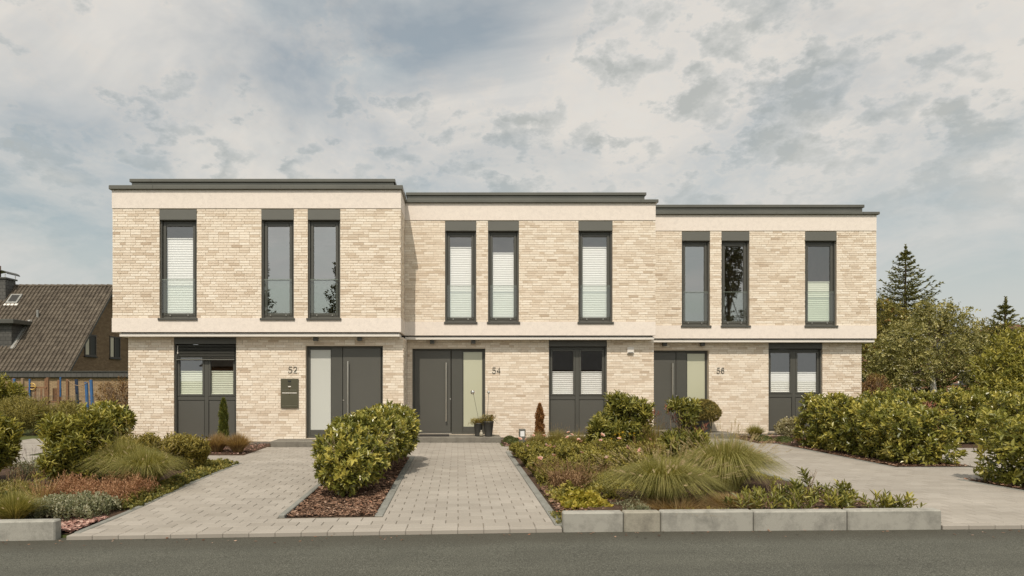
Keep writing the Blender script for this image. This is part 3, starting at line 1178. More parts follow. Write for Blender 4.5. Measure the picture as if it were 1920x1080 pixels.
def front_door(house, x0, x1, z0, z1, D, leaf, side, frost, handle_x, handle_z, lock, glass_z):
    y = D + 0.11
    s = Acc()
    frame_bars(s, x0, x1, z0, z1, y, y + 0.09, 0.045)
    s.bbox(side[0], side[1], y + 0.006, y + 0.07, z0 + 0.046, z1 - 0.046, 0.004)     # fixed strip between leaf and sidelight
    door = s.build('door', M['anthracite'], house)
    s = Acc()
    s.bbox(leaf[0], leaf[1], y + 0.004, y + 0.07, z0 + 0.052, z1 - 0.05, 0.004)
    s.build('leaf', M['door_metal'], door)
    if abs(side[1] - frost[0]) < abs(side[0] - frost[1]):
        fx0, fx1 = side[1] + 0.003, x1 - 0.048
    else:
        fx0, fx1 = x0 + 0.048, side[0] - 0.003
    s = Acc()
    gb, gt = glass_z
    s.bbox(fx0, frost[0], y + 0.010, y + 0.07, z0 + 0.05, z1 - 0.05, 0.004)
    s.bbox(frost[1], fx1, y + 0.010, y + 0.07, z0 + 0.05, z1 - 0.05, 0.004)
    s.bbox(frost[0], frost[1], y + 0.012, y + 0.07, gt, z1 - 0.05, 0.004)
    s.bbox(frost[0], frost[1], y + 0.012, y + 0.07, z0 + 0.05, gb, 0.004)
    sl = s.build('sidelight', M['anthracite'], door)
    s = Acc()
    s.box(frost[0], frost[1], y + 0.026, y + 0.034, gb, gt)
    s.build('frosted_pane', M[house['frost']], door)
    s = Acc()
    hx, (h0, h1) = handle_x, handle_z
    s.tube([(hx, y - 0.062, h0), (hx, y - 0.062, h1)], 0.019, 12)
    for hz_ in (h0 + 0.18, h1 - 0.18):
        s.tube([(hx, y - 0.062, hz_), (hx, y + 0.004, hz_)], 0.010, 8)
    s.build('handle', M['steel'], door, smooth=False)
    s = Acc()
    s.tube([(lock[0], y - 0.006, lock[1]), (lock[0], y + 0.006, lock[1])], 0.018, 12)
    s.build('lock', M['steel'], door)
    s = Acc()
    s.bbox(leaf[0] - 0.02, leaf[1] + 0.02, y - 0.03, y + 0.03, z0 + 0.001, z0 + 0.03, 0.003)
    s.build('threshold', M['steel'], door)
    return door


def row_house(name, label, D, xl, xr, xgl, xgr, ups, low, door, copy_left, step, zt, seed, side_to=None, frost='frost_green'):
    """D = plane of the upper facade. Everything in metres except the listed pixel positions of openings."""
    rnd = random.Random(seed)
    Dg = D + 0.26
    back = D + 10.5
    house = thing(name, ((xl + xr) / 2, D, 0), label, 'house')
    house['frost'] = frost
    zb_top, zb_bot, zl_top, zl_bot = (Z(p, D) for p in zt['bands'])
    top_u = Z(zt['open_top'], D)
    # ---- openings
    uo = [(X(a_, D), X(b_, D), zl_top, top_u) for a_, b_ in ups['x']]
    zs = zl_bot - 0.105
    gb = 0.02
    lw = low
    lo = [(X(lw['x'][0], Dg), X(lw['x'][1], Dg), 0.10, zs), (X(door['x'][0], Dg), X(door['x'][1], Dg), 0.135, Z(door['top'], Dg))]
    # ---- backing walls (mortar shows between the bricks)
    s = Acc()
    mt = 0.009
    for r in wall_rects(xl + mt, xr - mt, zl_top, zb_bot, uo):
        s.box(r[0], r[1], D + mt, D + 0.30, r[2], r[3])
    for r in wall_rects(xgl + mt, xgr - mt, -0.1, zs, lo):
        s.box(r[0], r[1], Dg + mt, Dg + 0.30, r[2], r[3])
    for (a_, b_, d0, z0, z1) in ((xl + mt, xl + 0.3, D + 0.30, zl_top, zb_bot), (xr - 0.3, xr - mt, D + 0.30, zl_top, zb_bot),
                                 (xgl + mt, xgl + 0.3, Dg + 0.30, -0.1, zs), (xgr - 0.3, xgr - mt, Dg + 0.30, -0.1, zs)):
        s.box(a_, b_, d0, back, z0, z1)
    s.box(xl + 0.3, xr - 0.3, back - 0.3, back, zl_top, zb_bot)
    s.box(xgl + 0.3, xgr - 0.3, back - 0.3, back, -0.1, zs)
    s.build('wall', M['mortar'], house)
    # ---- bricks
    br = [(r, D) for r in brick_rects(xl, xr, zl_top, zb_bot, uo, rnd)]
    bl = [(r, Dg) for r in brick_rects(xgl, xgr, 0.0, zs, lo, rnd)]
    cand = sorted([b for b in br if b[0][4]], key=lambda b: (round(b[0][2], 3), abs((b[0][0] + b[0][1]) / 2)))[:300]
    cs = set(cand)
    for (r, d) in cand:
        place('brick', BRICK, ((r[0] + r[1]) / 2, d + rnd.uniform(-0.002, 0.001), (r[2] + r[3]) / 2), house)
    s = Acc()
    for (r, d) in br + bl:
        if (r, d) in cs:
            continue
        j = rnd.uniform(-0.002, 0.001)
        s.box(r[0], r[1], d + j, d + 0.03, r[2], r[3], tint=rnd.random())
    if side_to is not None:                                   # the flank that shows beside the next house
        for (x_, ya, z0, z1) in ((xr, D, zl_top, zb_bot), (xgr, Dg, 0.0, zs)):
            for r in brick_rects(ya, side_to, z0, z1, [], rnd):
                s.box(x_ - 0.03, x_ + rnd.uniform(-0.001, 0.002), r[0] + 0.031 * (r[0] < ya + 0.01), r[1], r[2], r[3], tint=rnd.random())
    s.build('brickwork', M['brick'], house, kind='stuff')
    for k_, (pa_, pb_) in enumerate(((xgl, min(lo[0][0], lo[1][0])), (min(lo[0][1], lo[1][1]), max(lo[0][0], lo[1][0])), (max(lo[0][1], lo[1][1]), xgr))):
        Acc().bbox(pa_ + 0.01, pb_ - 0.01, Dg - 0.010, Dg + 0.008, -0.06, 0.055, 0.003).build('plinth', M['step'], house)
    # ---- plaster bands = slabs
    s = Acc()
    s.bbox(xl - 0.012, xr + 0.012 * (side_to is not None) - 0.003, D - 0.014, back, zb_bot, zb_top, 0.004)
    s.build('plaster_band', M['plaster'], house)
    s = Acc()
    s.bbox(xl - 0.012, xr + 0.012 * (side_to is not None) - 0.003, D - 0.014, back, zl_bot, zl_top, 0.004)
    s.build('plaster_band', M['plaster'], house)
    # ---- soffit: shadow gap, white trim board, boarding
    el = xl + 0.15 if not copy_left else xl + 0.004
    er = xr - 0.03
    s = Acc()
    s.box(el + 0.03, er - 0.03, D + 0.06, back - 0.5, zl_bot - 0.035, zl_bot - 0.001)
    s.build('shadow_gap', M['gasket'], house)
    s = Acc()
    s.bbox(el, er, D + 0.028, Dg + 0.29, zl_bot - 0.105, zl_bot - 0.030, 0.006)
    s.build('soffit_board', M['white_trim'], house)
    # ---- roof edge: coping, set-back parapet, upper coping
    zc = zb_top + Z(zt['cop'][0], D) - Z(zt['cop'][1], D)
    n_l = xl - 0.06 if not copy_left else xl + 0.003
    s = Acc()
    s.bbox(n_l, xr + 0.055, D - 0.07, back + 0.05, zb_top + 0.001, zc, 0.008)
    cp = s.build('coping', M['coping'], house)
    Dp = D + 0.26
    zu0, zu1 = Z(zt['up'][1], Dp), Z(zt['up'][0], Dp)
    ul = xl + 0.27 if not copy_left else xl + 0.003
    s = Acc()
    s.box(ul + 0.04, xr - 0.20, Dp + 0.045, back - 0.2, zc - 0.01, zu0)
    s.build('parapet', M['coping'], house)
    s = Acc()
    s.bbox(ul, xr - 0.16, Dp, back - 0.15, zu0, zu1, 0.008)
    uc = s.build('upper_coping', M['coping'], house)
    # sheet joints of the copings
    for f in (0.08, 0.55, 0.93):
        s = Acc()
        xj = ul + (xr - 0.16 - ul) * f
        s.box(xj, xj + 0.012, Dp - 0.003, Dp + 0.02, zu0 + 0.004, zu1 - 0.004)
        s.build('sheet_joint', M['anthracite'], uc)
        s = Acc()
        s.box(xj + 0.2, xj + 0.212, D - 0.073, D - 0.05, zb_top + 0.005, zc - 0.004)
        s.build('sheet_joint', M['anthracite'], cp)
    # ---- rooms behind the glass
    s = Acc()
    s.box(xl + 0.32, xr - 0.32, D + 4.2, D + 4.3, zl_top, zb_bot)
    s.box(xgl + 0.32, xgr - 0.32, Dg + 4.2, Dg + 4.3, 0.0, zs)
    s.build('partition', M['interior'], house)
    s = Acc()
    s.box(xl + 0.31, xr - 0.31, D + 0.31, D + 4.2, zl_top, zl_top + 0.012)
    s.box(xgl + 0.31, xgr - 0.31, Dg + 0.31, Dg + 4.2, -0.02, 0.03)
    s.build('room_floor', M['roomfloor'], house)
    # ---- windows and door
    for (o, bl_) in zip(uo, ups['blind']):
        upper_window(house, *o, D, None if bl_ is None else Z(bl_, D + 0.18), ups.get('mat', 'blind'))
    lower_window(house, *lo[0], Dg, Z(lw['transom'], Dg), Z(lw['blind'], Dg), lw.get('mat', 'blind'), lw.get('slats', False))
    yd = Dg + 0.11
    dx = lambda p: X(p, yd)
    front_door(house, *lo[1], Dg, [dx(p) for p in door['leaf']], [dx(p) for p in door['side']], [dx(p) for p in door['glass']],
               dx(door['handle'][0]), (Z(door['handle'][2], yd), Z(door['handle'][1], yd)), (dx(door['lock'][0]), Z(door['lock'][1], yd)),
               (Z(door['gz'][1], yd), Z(door['gz'][0], yd)))
    return house, zs


D1, D2, D3 = 15.44, 16.60, 17.78
XA, XB, XC, XD = -8.325, -1.372, 5.138, 11.635
house1, zs1 = row_house('row_house', 'cream brick row house numbered 52, leftmost and nearest of the three', D1, XA, XB, XA + 0.245, XB + 0.045,
    dict(x=[(299, 369), (490, 551), (577, 638)], blind=[449, None, None]),
    dict(x=(326, 443), transom=747, blind=697, mat='blind_green', slats=True),
    dict(x=(573, 718), top=648.5, leaf=(643, 714), side=(621, 642), glass=(582, 620), handle=(653, 677, 790), lock=(644, 750.5), gz=(656, 806)),
    False, None, dict(bands=(356.2, 391, 596.3, 622.9), open_top=392, cop=(348.5, 356.2), up=(335, 341)), 11, side_to=D2 + 0.3, frost='frost_white')
house2, zs2 = row_house('row_house', 'cream brick row house numbered 54, in the middle of the row', D2, XB + 0.003, XC, XB + 0.048, XC + 0.03,
    dict(x=[(834.5, 893), (915, 973), (1084.5, 1148.5)], blind=[465.6, 476, 465.5]),
    dict(x=(1029, 1138), transom=746, blind=698),
    dict(x=(773, 910), top=653.5, leaf=(777, 845), side=(846.5, 867), glass=(869, 904), handle=(836.5, 680, 790), lock=(844.5, 748), gz=(660, 800)),
    True, None, dict(bands=(381, 413.3, 603.4, 629.2), open_top=414, cop=(375, 381), up=(360.5, 366)), 23)
house3, zs3 = row_house('row_house', 'cream brick row house numbered 56, rightmost and farthest of the three', D3, XC + 0.003, XD, XC + 0.034, XD - 0.25,
    dict(x=[(1278.3, 1331.3), (1352.8, 1405.2), (1509.5, 1568.6)], blind=[None, None, 530], mat='blind_green'),
    dict(x=(1441, 1542), transom=742, blind=699),
    dict(x=(1216, 1329), top=657, leaf=(1219, 1267), side=(1268, 1287), glass=(1289, 1322), handle=(1260, 681, 778), lock=(1268.5, 742), gz=(663, 795)),
    True, None, dict(bands=(403, 433, 610.3, 634.7), open_top=433.8, cop=(398, 403), up=(383.5, 389)), 37)

# cupboard seen through the upstairs window of house 56
yw = D3 + 1.6
cx0, cx1 = X(1368, yw), X(1415, yw)
cb = thing('cupboard', (cx0, yw, 3.1), 'tall pale cupboard inside, behind the second upstairs window of house 56', 'cupboard')
s = Acc().bbox(cx0, cx1, yw, yw + 0.6, 3.1, 5.5, 0.01)
s.build('carcass', M['cabinet'], cb)
for k in range(4):
    z0 = 3.15 + k * 0.58
    s = Acc().bbox(cx0 + 0.06, cx1 - 0.02, yw - 0.02, yw - 0.001, z0, z0 + 0.56, 0.004)
    s.build('cupboard_door', M['cabinet'], cb)

# ------------------------------------------------------------------ things on the facades
def downlight(x, D, zs, label):
    y = D + 0.19
    t = thing('downlight', (x, y, zs - 0.13), label, 'lamp', 'downlights under the soffits')
    s = Acc().bbox(x - 0.055, x + 0.055, y - 0.055, y + 0.055, zs - 0.095, zs - 0.002, 0.006)
    s.build('housing', M['anthracite'], t)
    s = Acc().box(x - 0.035, x + 0.035, y - 0.035, y + 0.035, zs - 0.099, zs - 0.096)
    s.build('lens', M['white_trim'], t)


for px, d, zs_, lb in ((592, D1, zs1, 'small dark cube lamp over the door sidelight of the left house'), (674.5, D1, zs1, 'small dark cube lamp over the door leaf of the left house'),
                       (810.5, D2, zs2, 'small dark cube lamp over the door leaf of the middle house'), (887.5, D2, zs2, 'small dark cube lamp over the door sidelight of the middle house'),
                       (1246, D3, zs3, 'small dark cube lamp over the door leaf of the right house'), (1317, D3, zs3, 'small dark cube lamp over the door sidelight of the right house')):
    downlight(X(px, d + 0.19), d, zs_, lb)


def door_step(px0, px1, yf, D, zt_, label, x0=None, x1=None):
    xa = X(px0, yf) if x0 is None else x0
    xb = X(px1, yf) if x1 is None else x1
    s = Acc().bbox(xa, xb, yf, D + 0.2, -0.05, zt_, 0.012)
    o = s.build('door_step', M['step'], origin=((xa + xb) / 2, yf, 0))
    tag(o, label, 'step', 'concrete front steps')


door_step(507, 735, 15.02, D1 + 0.26, 0.128, 'grey concrete step at the front door of house 52')
door_step(768, 940, 16.06, D2 + 0.26, 0.132, 'grey concrete step carrying two dark pots at door 54')
door_step(1216, 1381, 17.21, D3 + 0.26, 0.132, 'grey concrete step at door 56 beside the potted ball tree')


GLYPH = {'5': [(.084, .150), (.020, .150), (.011, .082), (.030, .094), (.055, .094), (.078, .077), (.086, .048), (.075, .016), (.045, 0), (.017, .007), (.002, .030)],
         '2': [(.004, .110), (.012, .135), (.040, .150), (.070, .140), (.082, .112), (.070, .080), (.030, .036), (.003, .003), (.088, .003)],
         '4': [(.066, 0), (.066, .150), (.002, .044), (.090, .044)],
         '6': [(.081, .124), (.065, .146), (.042, .150), (.016, .126), (.004, .075), (.010, .030), (.030, .003), (.055, 0), (.078, .020), (.085, .050), (.075, .079), (.050, .094), (.025, .084), (.008, .060)]}


def house_number(txt, px, py, D, h, label, mat):
    y = D - 0.012
    x, z = X(px, D), Z(py, D)
    t = thing('house_number', (x, y, z), label, 'house number', 'steel house numbers')
    for i, ch in enumerate(txt):
        s = Acc()
        s.tube([(x + i * 0.122 + gx, y, z + gy) for gx, gy in GLYPH[ch]], 0.0098, 6)
        s.build('digit', M[mat], t)


M['numeral_lit'] = mat_plain('sunlit_numeral', (0.16, 0.155, 0.13, 1), 0.4, 0.5, var=0.05)  # lighter metal for the left number only: caught light put into its colour
house_number('52', 541, 699, D1 + 0.26, 0.150, 'grey metal house number 52 on the brick above the letterbox', 'numeral_lit')
house_number('54', 923, 700, D2 + 0.26, 0.150, 'grey metal house number 54 beside the door with the two pots', 'anthracite')
house_number('56', 1343.5, 700, D3 + 0.26, 0.150, 'grey metal house number 56 above the step with the ball tree', 'anthracite')

# letterbox with door station
yb = D1 + 0.26
x0, x1, z0, z1 = X(527, yb), X(560, yb), Z(765, yb), Z(710, yb)
mb = thing('letterbox', ((x0 + x1) / 2, yb, z0), 'flat olive grey letterbox with door station left of door 52', 'letterbox')
M['letterbox'] = mat_plain('letterbox_metal', (0.125, 0.118, 0.080, 1), 0.35, 0.4, var=0.1, scale=3)
Acc().bbox(x0, x1, yb - 0.035, yb + 0.02, z0, z1, 0.004).build('body', M['letterbox'], mb)
h = z1 - z0
xm = (x0 + x1) / 2
Acc().bbox(x0 + 0.035, x1 - 0.035, yb - 0.041, yb - 0.034, z1 - h * 0.50, z1 - h * 0.475, 0.002).build('slot', M['white_trim'], mb)
for f in (0.385, 0.915):
    Acc().box(x0 + 0.035, x1 - 0.035, yb - 0.0375, yb - 0.034, z1 - h * f - 0.004, z1 - h * f).build('seam', M['steel'], mb)
Acc().bbox(xm - 0.038, xm + 0.038, yb - 0.042, yb - 0.034, z1 - h * 0.12, z1 - h * 0.06, 0.003).build('camera_window', M['gasket'], mb)
for r in range(3):
    Acc().box(xm - 0.045, xm + 0.045, yb - 0.0372, yb - 0.034, z1 - h * (0.165 + 0.018 * r) - 0.003, z1 - h * (0.165 + 0.018 * r)).build('speaker_slit', M['gasket'], mb)
Acc().bbox(xm - 0.035, xm + 0.035, yb - 0.040, yb - 0.034, z1 - h * 0.285, z1 - h * 0.255, 0.002).build('name_plate', M['white_trim'], mb)
Acc().tube([(xm, yb - 0.042, z1 - h * 0.325), (xm, yb - 0.034, z1 - h * 0.325)], 0.014, 12).build('bell_button', M['chrome'], mb)
Acc().tube([(xm, yb - 0.042, z1 - h * 0.54), (xm, yb - 0.034, z1 - h * 0.54)], 0.010, 12).build('lock', M['chrome'], mb)

# air vent on house 54
yb = D2 + 0.26
x0, x1, z0, z1 = X(1175.5, yb), X(1188, yb), Z(663, yb), Z(651, yb)
vt = thing('wall_vent', ((x0 + x1) / 2, yb, z0), 'small white square vent cover high on the wall of house 54', 'vent')
Acc().bbox(x0, x1, yb - 0.05, yb + 0.02, z0, z1, 0.008).build('cover', M['white_trim'], vt)
Acc().box(x0 + 0.02, x1 - 0.02, yb - 0.052, yb - 0.04, z0 + 0.01, z0 + 0.03).build('air_slot', M['gasket'], vt)

# ------------------------------------------------------------------ plants: building blocks
def leafset(acc, P, D, N, L, W, tint, fold=0.22, droop=0.08):
    """pointed oval leaves, two quads folded along the midrib"""
    P, D = np.asarray(P, float), unit(D)
    s = unit(np.cross(D, N))
    n = np.cross(s, D)
    L = np.asarray(L, float)[:, None] * np.ones((len(P), 1))
    W = np.asarray(W, float)[:, None] * np.ones((len(P), 1))
    tip = P + D * L - n * L * droop
    r1 = P + D * L * 0.32 + s * W * 0.46 + n * W * fold
    r2 = P + D * L * 0.70 + s * W * 0.40 + n * W * fold - n * L * droop * 0.4
    l1 = P + D * L * 0.32 - s * W * 0.46 + n * W * fold
    l2 = P + D * L * 0.70 - s * W * 0.40 + n * W * fold - n * L * droop * 0.4
    v = np.stack([P, r1, r2, tip, l2, l1], 1).reshape(-1, 3)
    i = np.arange(len(P))[:, None] * 6
    q = np.concatenate([i + np.array([0, 1, 2, 3]), i + np.array([0, 3, 4, 5])], 1).reshape(-1, 4)
    acc.add(v, q, tint=np.repeat(np.clip(tint, 0, 1), 2))


def blob_surface(blobs, n, inset=0.18, zmin=0.03, floor=True):
    """points on the outside of a union of ellipsoids, with outward normals"""
    B = np.array(blobs, float)
    ar = (B[:, 3] * B[:, 4] + B[:, 4] * B[:, 5] + B[:, 3] * B[:, 5])
    Ps, Ns, got = [], [], 0
    for _ in range(12):
        m = int((n - got) * 2.2) + 32
        k = rng.choice(len(B), m, p=ar / ar.sum())
        d = unit(rng.normal(size=(m, 3)))
        rr = 1 - inset * rng.random(m) ** 1.6
        p = B[k, :3] + d * B[k, 3:] * rr[:, None]
        ok = np.ones(m, bool)
        for b in B:
            q = (((p - b[:3]) / b[3:]) ** 2).sum(1)
            ok &= q > (1 - inset) ** 2 * 0.86
        if floor:
            ok &= p[:, 2] > gz(p[:, 0], p[:, 1]) + zmin
        nn = unit(d / B[k, 3:])
        Ps.append(p[ok])
        Ns.append(nn[ok])
        got += ok.sum()
        if got >= n:
            break
    return np.concatenate(Ps)[:n], np.concatenate(Ns)[:n]


def shoots(acc, tips, dirs, k, slen, L, W, spread=0.75, tlo=0.0, thi=1.0, droop=0.10, up=0.15):
    """leafy shoot: leaves spiral round the last part of a twig"""
    n = len(tips)
    dirs = unit(dirs)
    ref = np.where(np.abs(dirs[:, 2:3]) < 0.9, np.array([[0, 0, 1.0]]), np.array([[1.0, 0, 0]]))
    u = unit(np.cross(dirs, ref))
    v = np.cross(dirs, u)
    a0 = rng.uniform(0, 6.28, n)
    base_t = rng.uniform(tlo, thi, n)
    sc_ = rng.uniform(0.75, 1.2, n)
    for j in range(k):
        f = j / max(k - 1, 1)
        a = a0 + j * 2.4 + rng.normal(0, 0.25, n)
        rad = np.cos(a)[:, None] * u + np.sin(a)[:, None] * v
        p = tips - dirs * (slen * (1 - f) * sc_)[:, None]
        sp = spread * (1.15 - 0.55 * f)
        d = unit(dirs * (1 - sp * 0.55) + rad * sp + np.array([0, 0, up]) + rng.normal(0, 0.12, (n, 3)))
        nn = unit(dirs + np.array([0, 0, 0.5]))
        ll = L * sc_ * rng.uniform(0.75, 1.15, n) * (0.72 + 0.5 * math.sin(math.pi * (0.25 + 0.6 * f)))
        leafset(acc, p, d, nn, ll, ll * (W / L), base_t + 0.16 * f + rng.normal(0, 0.10, n), droop=droop)


def grass_blades(acc, c, n, h, reach, width=0.006, r0=0.08, tlo=0.0, thi=1.0, segs=4, bend=1.0, up=0.35, hv=0.35):
    """arching blades that spring from one tuft"""
    cx, cy, cz = c
    a = rng.uniform(0, 6.28, n)
    rb = r0 * np.sqrt(rng.random(n))
    a2 = a + rng.normal(0, 0.25, n)
    out_ = np.stack([np.cos(a2), np.sin(a2)], 1)
    lean = rng.random(n) ** 0.8
    hh = h * rng.uniform(1 - hv, 1.0, n) * (1 - 0.35 * lean)
    rr = reach * lean * rng.uniform(0.7, 1.05, n)
    side = np.stack([-out_[:, 1], out_[:, 0]], 1)
    tw = rng.normal(0, 0.5, n)
    side = side * np.cos(tw)[:, None] + out_ * np.sin(tw)[:, None]
    ring = []
    for i in range(segs + 1):
        t = i / segs
        zz_ = hh * (t * (1 + 0.30 * bend * lean) - 0.30 * bend * lean * t ** 3 * 1.6)
        xy = out_ * (rb + rr * (up * t + (1 - up) * t * t))[:, None]
        wd = width * (1 - t) ** 0.7 * (1 if i < segs else 0.1) * rng.uniform(0.7, 1.2)
        p = np.stack([cx + xy[:, 0], cy + xy[:, 1], cz + zz_], 1)
        o = np.stack([side[:, 0] * wd, side[:, 1] * wd, np.zeros(n)], 1)
        ring.append(np.stack([p - o, p + o], 1))
    V = np.stack(ring, 1)                     # n, segs+1, 2, 3
    v = V.reshape(-1, 3)
    base = np.arange(n)[:, None] * (2 * (segs + 1))
    q = np.concatenate([base + np.array([2 * i, 2 * i + 1, 2 * i + 3, 2 * i + 2]) for i in range(segs)], 1).reshape(-1, 4)
    tint = np.clip(rng.uniform(tlo, thi, n), 0, 1)
    acc.add(v, q, tint=np.repeat(tint, segs))
    tips = V[:, -1].mean(1)
    prev = V[:, -2].mean(1)
    return tips, unit(tips - prev)


def plumes(acc, tips, dirs, length, r, tlo=0.3, thi=1.0, hairs=46):
    """bottle-brush seed heads made of fine hairs"""
    n = len(tips)
    for j in range(hairs):
        f = j / hairs
        a = rng.uniform(0, 6.28, n)
        ref = np.where(np.abs(dirs[:, 2:3]) < 0.9, np.array([[0, 0, 1.0]]), np.array([[1.0, 0, 0]]))
        u = unit(np.cross(dirs, ref))
        v = np.cross(dirs, u)
        rad = np.cos(a)[:, None] * u + np.sin(a)[:, None] * v
        p = tips + dirs * (length * (f - 0.35))
        rr = r * math.sin(math.pi * (0.12 + 0.82 * f)) ** 0.6
        d = unit(rad + dirs * 0.9)
        leafset(acc, p, d, dirs + 0.01, np.full(n, rr * 1.5), np.full(n, rr * 0.34), rng.uniform(tlo, thi, n), fold=0)


def stems(acc, c, n, h, spread, r=0.006, lean=0.5, forks=2, base_r=0.08, tint=0.5):
    for i in range(n):
        a = random.uniform(0, 6.28)
        b = base_r * random.random()
        p0 = np.array([c[0] + b * math.cos(a), c[1] + b * math.sin(a), c[2]])
        e = np.array([c[0] + spread * random.uniform(0.4, 1) * math.cos(a), c[1] + spread * random.uniform(0.4, 1) * math.sin(a), c[2] + h * random.uniform(0.75, 1.0)])
        m = (p0 + e) / 2 + np.array([0, 0, 0.12 * h]) - (e - p0) * 0.1 * lean
        acc.tube([p0, m, e], [r, r * 0.8, r * 0.4], 5, cap=False)
        for _ in range(forks):
            t = random.uniform(0.35, 0.8)
            q0 = p0 + (e - p0) * t + np.array([0, 0, 0.1 * h * (1 - t)])
            q1 = q0 + np.array([random.uniform(-.25, .25), random.uniform(-.25, .25), random.uniform(0.15, 0.35)]) * h * 0.8
            acc.tube([q0, q1], [r * 0.6, r * 0.25], 4, cap=False)


def lump(cx, cy, z0, z1, rx, ry, n=7, rs=0.55):
    """irregular bush body between heights z0 and z1: one core and smaller lobes around it"""
    zc, rz_ = (z0 + z1) / 2, (z1 - z0) / 2
    bl = [(cx, cy, zc, rx * 0.78, ry * 0.78, rz_ * 0.82)]
    for i in range(n):
        a = 6.28 * i / n + random.uniform(-.4, .4)
        e = random.uniform(-0.45, 0.75)
        k = random.uniform(0.75, 1.0) * rs
        bl.append((cx + math.cos(a) * rx * (1 - k) * 1.05, cy + math.sin(a) * ry * (1 - k) * 1.05, zc + e * rz_ * (1 - k) * 1.25, rx * k, ry * k, rz_ * k * 1.0))
    return bl


def plant(name, label, cat, base, group=None):
    return thing(name, (base[0], base[1], float(gz(base[0], base[1]))), label, cat, group)


def shrub(name, label, cat, base, blobs, mat, n=400, k=7, slen=0.12, L=0.11, W=0.042, spread=0.8, up=0.35, rnd_dir=0.45, tlo=0.0, thi=0.9,
          n_stem=10, stem_h=None, inner=0.35, group=None, stem_mat='twig', stem_r=0.007):
    t = plant(name, label, cat, base, group)
    a = Acc()
    P, N = blob_surface(blobs, n, inset=0.24)
    d = unit(N + np.array([0, 0, up]) + rng.normal(0, rnd_dir, N.shape))
    shoots(a, P, d, k, slen, L, W, spread, tlo, thi)
    m = int(n * inner)
    if m:
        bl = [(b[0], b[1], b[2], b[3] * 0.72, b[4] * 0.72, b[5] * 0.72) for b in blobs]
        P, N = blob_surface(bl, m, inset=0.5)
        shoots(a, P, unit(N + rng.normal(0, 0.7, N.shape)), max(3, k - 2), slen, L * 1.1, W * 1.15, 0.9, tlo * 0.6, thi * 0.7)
    a.build('foliage', mat, t, kind='stuff')
    if n_stem:
        s = Acc()
        B = np.array(blobs)
        top = float((B[:, 2] + B[:, 5]).max())
        spread_ = float(np.mean(B[:, 3])) * 1.1
        g0 = float(gz(base[0], base[1])) - 0.02
        stems(s, (base[0], base[1], g0), n_stem, (stem_h or top - g0) * 0.92, spread_, stem_r)
        s.build('branches', M[stem_mat], t, kind='stuff')
    return t


def grass_clump(name, label, base, n, h, reach, mat, width=0.006, r0=0.08, plume=0, pm=None, group=None, plen=0.13, pr=0.014, seed_h=1.12, tlo=0, thi=1.0, bend=1.0, z=0.02):
    t = plant(name, label, 'grass', base, group)
    c = (base[0], base[1], float(gz(*base)) + z)
    a = Acc()
    grass_blades(a, c, n, h, reach, width, r0, tlo, thi, bend=bend)
    a.build('blades', mat, t, kind='stuff')
    if plume:
        a = Acc()
        tp, dr = grass_blades(a, c, plume, h * seed_h, reach * 0.92, 0.0022, r0, 0.5, 1.0, bend=0.6, up=0.55, hv=0.28)
        plumes(a, tp, dr, plen, pr)
        a.build('seed_heads', pm or mat, t, kind='stuff')
    return t


# ------------------------------------------------------------------ leaf colours
M['laurel'] = mat_leaf('cherry_laurel_leaf', (0.085, 0.100, 0.020), (0.240, 0.240, 0.046), (0.500, 0.440, 0.105), 0.33, 0.24, 0.6)
M['photinia'] = mat_leaf('photinia_leaf', (0.085, 0.098, 0.022), (0.225, 0.222, 0.048), (0.400, 0.360, 0.085), 0.42, 0.25)
M['portugal'] = mat_leaf('portugal_laurel_leaf', (0.105, 0.115, 0.022), (0.265, 0.255, 0.050), (0.450, 0.400, 0.090), 0.42, 0.28)
M['spirea'] = mat_leaf('spirea_leaf', (0.13, 0.115, 0.022), (0.275, 0.230, 0.050), (0.43, 0.35, 0.09), 0.6, 0.3)
M['willow'] = mat_leaf('willow_leaf', (0.15, 0.14, 0.038), (0.29, 0.255, 0.080), (0.44, 0.385, 0.13), 0.6, 0.35)
M['rose'] = mat_leaf('rose_leaf', (0.105, 0.105, 0.022), (0.255, 0.230, 0.048), (0.41, 0.350, 0.085), 0.5, 0.28)
M['brown'] = mat_leaf('dry_perennial', (0.090, 0.052, 0.026), (0.19, 0.115, 0.060), (0.30, 0.20, 0.11), 0.8, 0.25, gain=1.35)
M['rust'] = mat_leaf('rusty_sedum', (0.16, 0.080, 0.042), (0.34, 0.175, 0.090), (0.50, 0.305, 0.180), 0.8, 0.28)
M['deadconifer'] = mat_leaf('dead_conifer', (0.12, 0.055, 0.018), (0.26, 0.13, 0.045), (0.36, 0.20, 0.08), 0.8, 0.2, gain=1.30)
M['conifer'] = mat_leaf('conifer_green', (0.028, 0.042, 0.008), (0.072, 0.085, 0.016), (0.135, 0.135, 0.028), 0.6, 0.2, gain=1.90)
M['penni'] = mat_leaf('fountain_grass', (0.15, 0.155, 0.034), (0.300, 0.285, 0.078), (0.50, 0.44, 0.18), 0.55, 0.38)
M['plume'] = mat_leaf('fountain_grass_plume', (0.26, 0.205, 0.105), (0.37, 0.30, 0.17), (0.50, 0.42, 0.26), 0.8, 0.4, gain=1.20)
M['drygrass'] = mat_leaf('dry_grass', (0.15, 0.095, 0.040), (0.28, 0.19, 0.085), (0.40, 0.30, 0.15), 0.7, 0.35, gain=1.25)
M['bluegrey'] = mat_leaf('catmint_leaf', (0.075, 0.085, 0.045), (0.17, 0.18, 0.10), (0.32, 0.31, 0.22), 0.7, 0.3, gain=1.35)
M['cover'] = mat_leaf('ground_cover', (0.040, 0.048, 0.012), (0.105, 0.105, 0.026), (0.21, 0.18, 0.05), 0.55, 0.3, gain=1.90)
